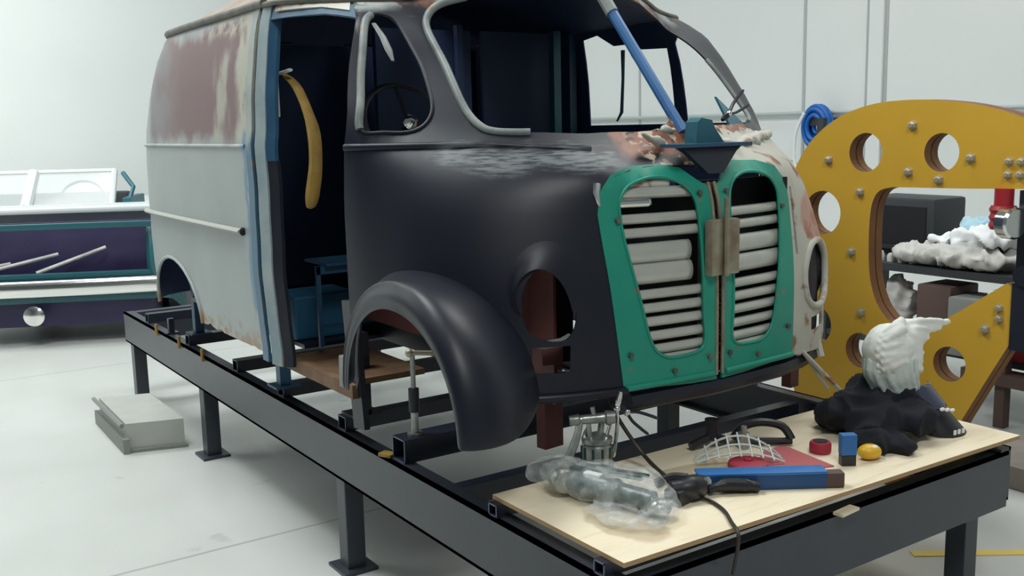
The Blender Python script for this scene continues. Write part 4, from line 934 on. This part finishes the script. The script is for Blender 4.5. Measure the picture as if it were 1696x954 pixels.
# spray gun standing on its cup
sg = thing('spray_gun', 'grey metal spray gun standing on its cup behind the plastic bag', 'spray gun', (1.80, 2.16, ZT))
O_ = V((1.740, 2.165, ZT))
bm = B(); lathe(bm, [(0, 0), (.036, 0), (.042, .008), (.043, .05), (.043, .080), (.038, .088), (.044, .092), (.044, .104), (.026, .112), (.012, .118), (0, .118)], O_, (0, 0, 1), 24); obj('cup', bm, 'cast_grey', sg, smooth=True)
bm = B()
for a in range(10):
    t = 2*math.pi*a/10; tube(bm, [O_+V((.043*math.cos(t), .043*math.sin(t), .015)), O_+V((.043*math.cos(t), .043*math.sin(t), .08))], .004, 6)
obj('cup_rib', bm, 'green_tool', sg)
bm = B(); tube(bm, [O_+V((.012, 0, .11)), O_+V((.018, 0, .15))], .009, 8); tube(bm, [O_+V((-.025, 0, .105)), O_+V((-.03, .0, .15))], .007, 8); obj('cup_stem', bm, 'cast_grey', sg, smooth=True)
e_ = V((.86, -.5, .04)).normalized(); hd = O_+V((-.01, 0, .160))
bm = B(); tube(bm, [hd-e_*.070, hd-e_*.045, hd-e_*.04, hd+e_*.03, hd+e_*.034, hd+e_*.058], [.014, .017, .013, .015, .021, .018], 14); obj('head', bm, 'cast_grey', sg, smooth=True)
bm = B(); tube(bm, sm([hd-e_*.04, hd-e_*.05+V((0, 0, -.05)), hd-e_*.075+V((0, 0, -.115))], 4), [.012, .012, .012, .012, .013, .014, .014, .014, .014], 10, flat=.7); obj('handle', bm, 'cast_grey', sg, smooth=True)
bm = B(); tube(bm, sm([hd-e_*.01+V((0, 0, -.01)), hd-e_*.028+V((0, 0, -.045)), hd-e_*.03+V((0, 0, -.075))], 4), .005, 8); obj('trigger', bm, 'chrome', sg, smooth=True)
bm = B(); tube(bm, [hd+e_*.0+V((0, 0, .01)), hd+e_*-.005+V((0, 0, .035))], .007, 8); obj('needle_cap', bm, 'cast_grey', sg, smooth=True)
# green air tool inside a clear plastic bag
at_ = thing('air_tool', 'dark green air tool wrapped inside the clear plastic bag', 'air tool', (1.62, 1.96, ZT))
bm = B(); tube(bm, sm([(1.555, 2.10, ZT+.045), (1.575, 2.04, ZT+.045), (1.60, 1.97, ZT+.042), (1.625, 1.90, ZT+.038), (1.65, 1.83, ZT+.034)], 4), [.030]*5+[.036]*6+[.028]*6, 14); obj('barrel', bm, 'green_tool', at_, smooth=True)
bm = B(); lathe(bm, [(0, -.04), (.03, -.04), (.036, -.03), (.036, .02), (.028, .035), (0, .04)], (1.555, 2.09, ZT+.045), (.3, 1, 0), 20); obj('rear_cap', bm, 'cast_grey', at_, smooth=True)
bm = B(); box(bm, (1.585, 1.99, ZT+.075), (.022, .05, .012), rz=.3, bev=.003); obj('lever', bm, 'paper', at_)
bm = B(); tube(bm, [(1.57, 2.07, ZT+.08), (1.66, 1.88, ZT+.078)], .006, 6); tube(bm, [(1.61, 2.05, ZT+.082), (1.70, 1.90, ZT+.072)], .005, 6); obj('hose_stub', bm, 'green_tool', at_)
bm = B(); ball(bm, (1.645, 1.80, ZT+.03), (.035, .03, .024), 2); obj('nose_piece', bm, 'cast_grey', at_, smooth=True)
bm = B()
for c_, r_, ro in (((1.60, 2.0, ZT+.050), (.075, .15, .046), (0, 0, .28)), ((1.65, 1.92, ZT+.045), (.075, .14, .042), (0, 0, .25)), ((1.60, 2.18, ZT+.035), (.10, .07, .032), (0, 0, .2)), ((1.55, 1.84, ZT+.018), (.05, .11, .014), (0, 0, .3)), ((1.60, 1.78, ZT+.018), (.06, .05, .014), (0, 0, .3)), ((1.66, 1.80, ZT+.03), (.05, .05, .028), (0, 0, .3)), ((1.57, 2.12, ZT+.05), (.06, .06, .045), None), ((1.72, 1.96, ZT+.04), (.05, .10, .036), None), ((1.68, 2.04, ZT+.042), (.05, .09, .038), None)): ball(bm, c_, r_, 3, ro)
o = obj('plastic_bag', bm, 'clear_film', loc=(1.63, 1.98, ZT)); melt(o, .007, .020, .05, 2); tag(o, 'crumpled clear plastic bag lying on the near end of the plywood', 'bag')

# small wood offcuts
bm = B(); box(bm, (1.395, 2.80, RZ1+.005), (.035, .05, .010), rz=.4); tag(obj('wood_chip', bm, 'foam_yellow'), 'tiny orange-brown wood chip on the near rig beam', 'wood chip')
bm = B(); box(bm, (2.18, 1.648, .508), (.08, .03, .008), rz=.1); tag(obj('wood_chip', bm, 'plywood'), 'pale wood sliver on the ledge under the front plywood edge', 'wood chip')
for o in bpy.data.objects:
    if '_w' in o: del o['_w']
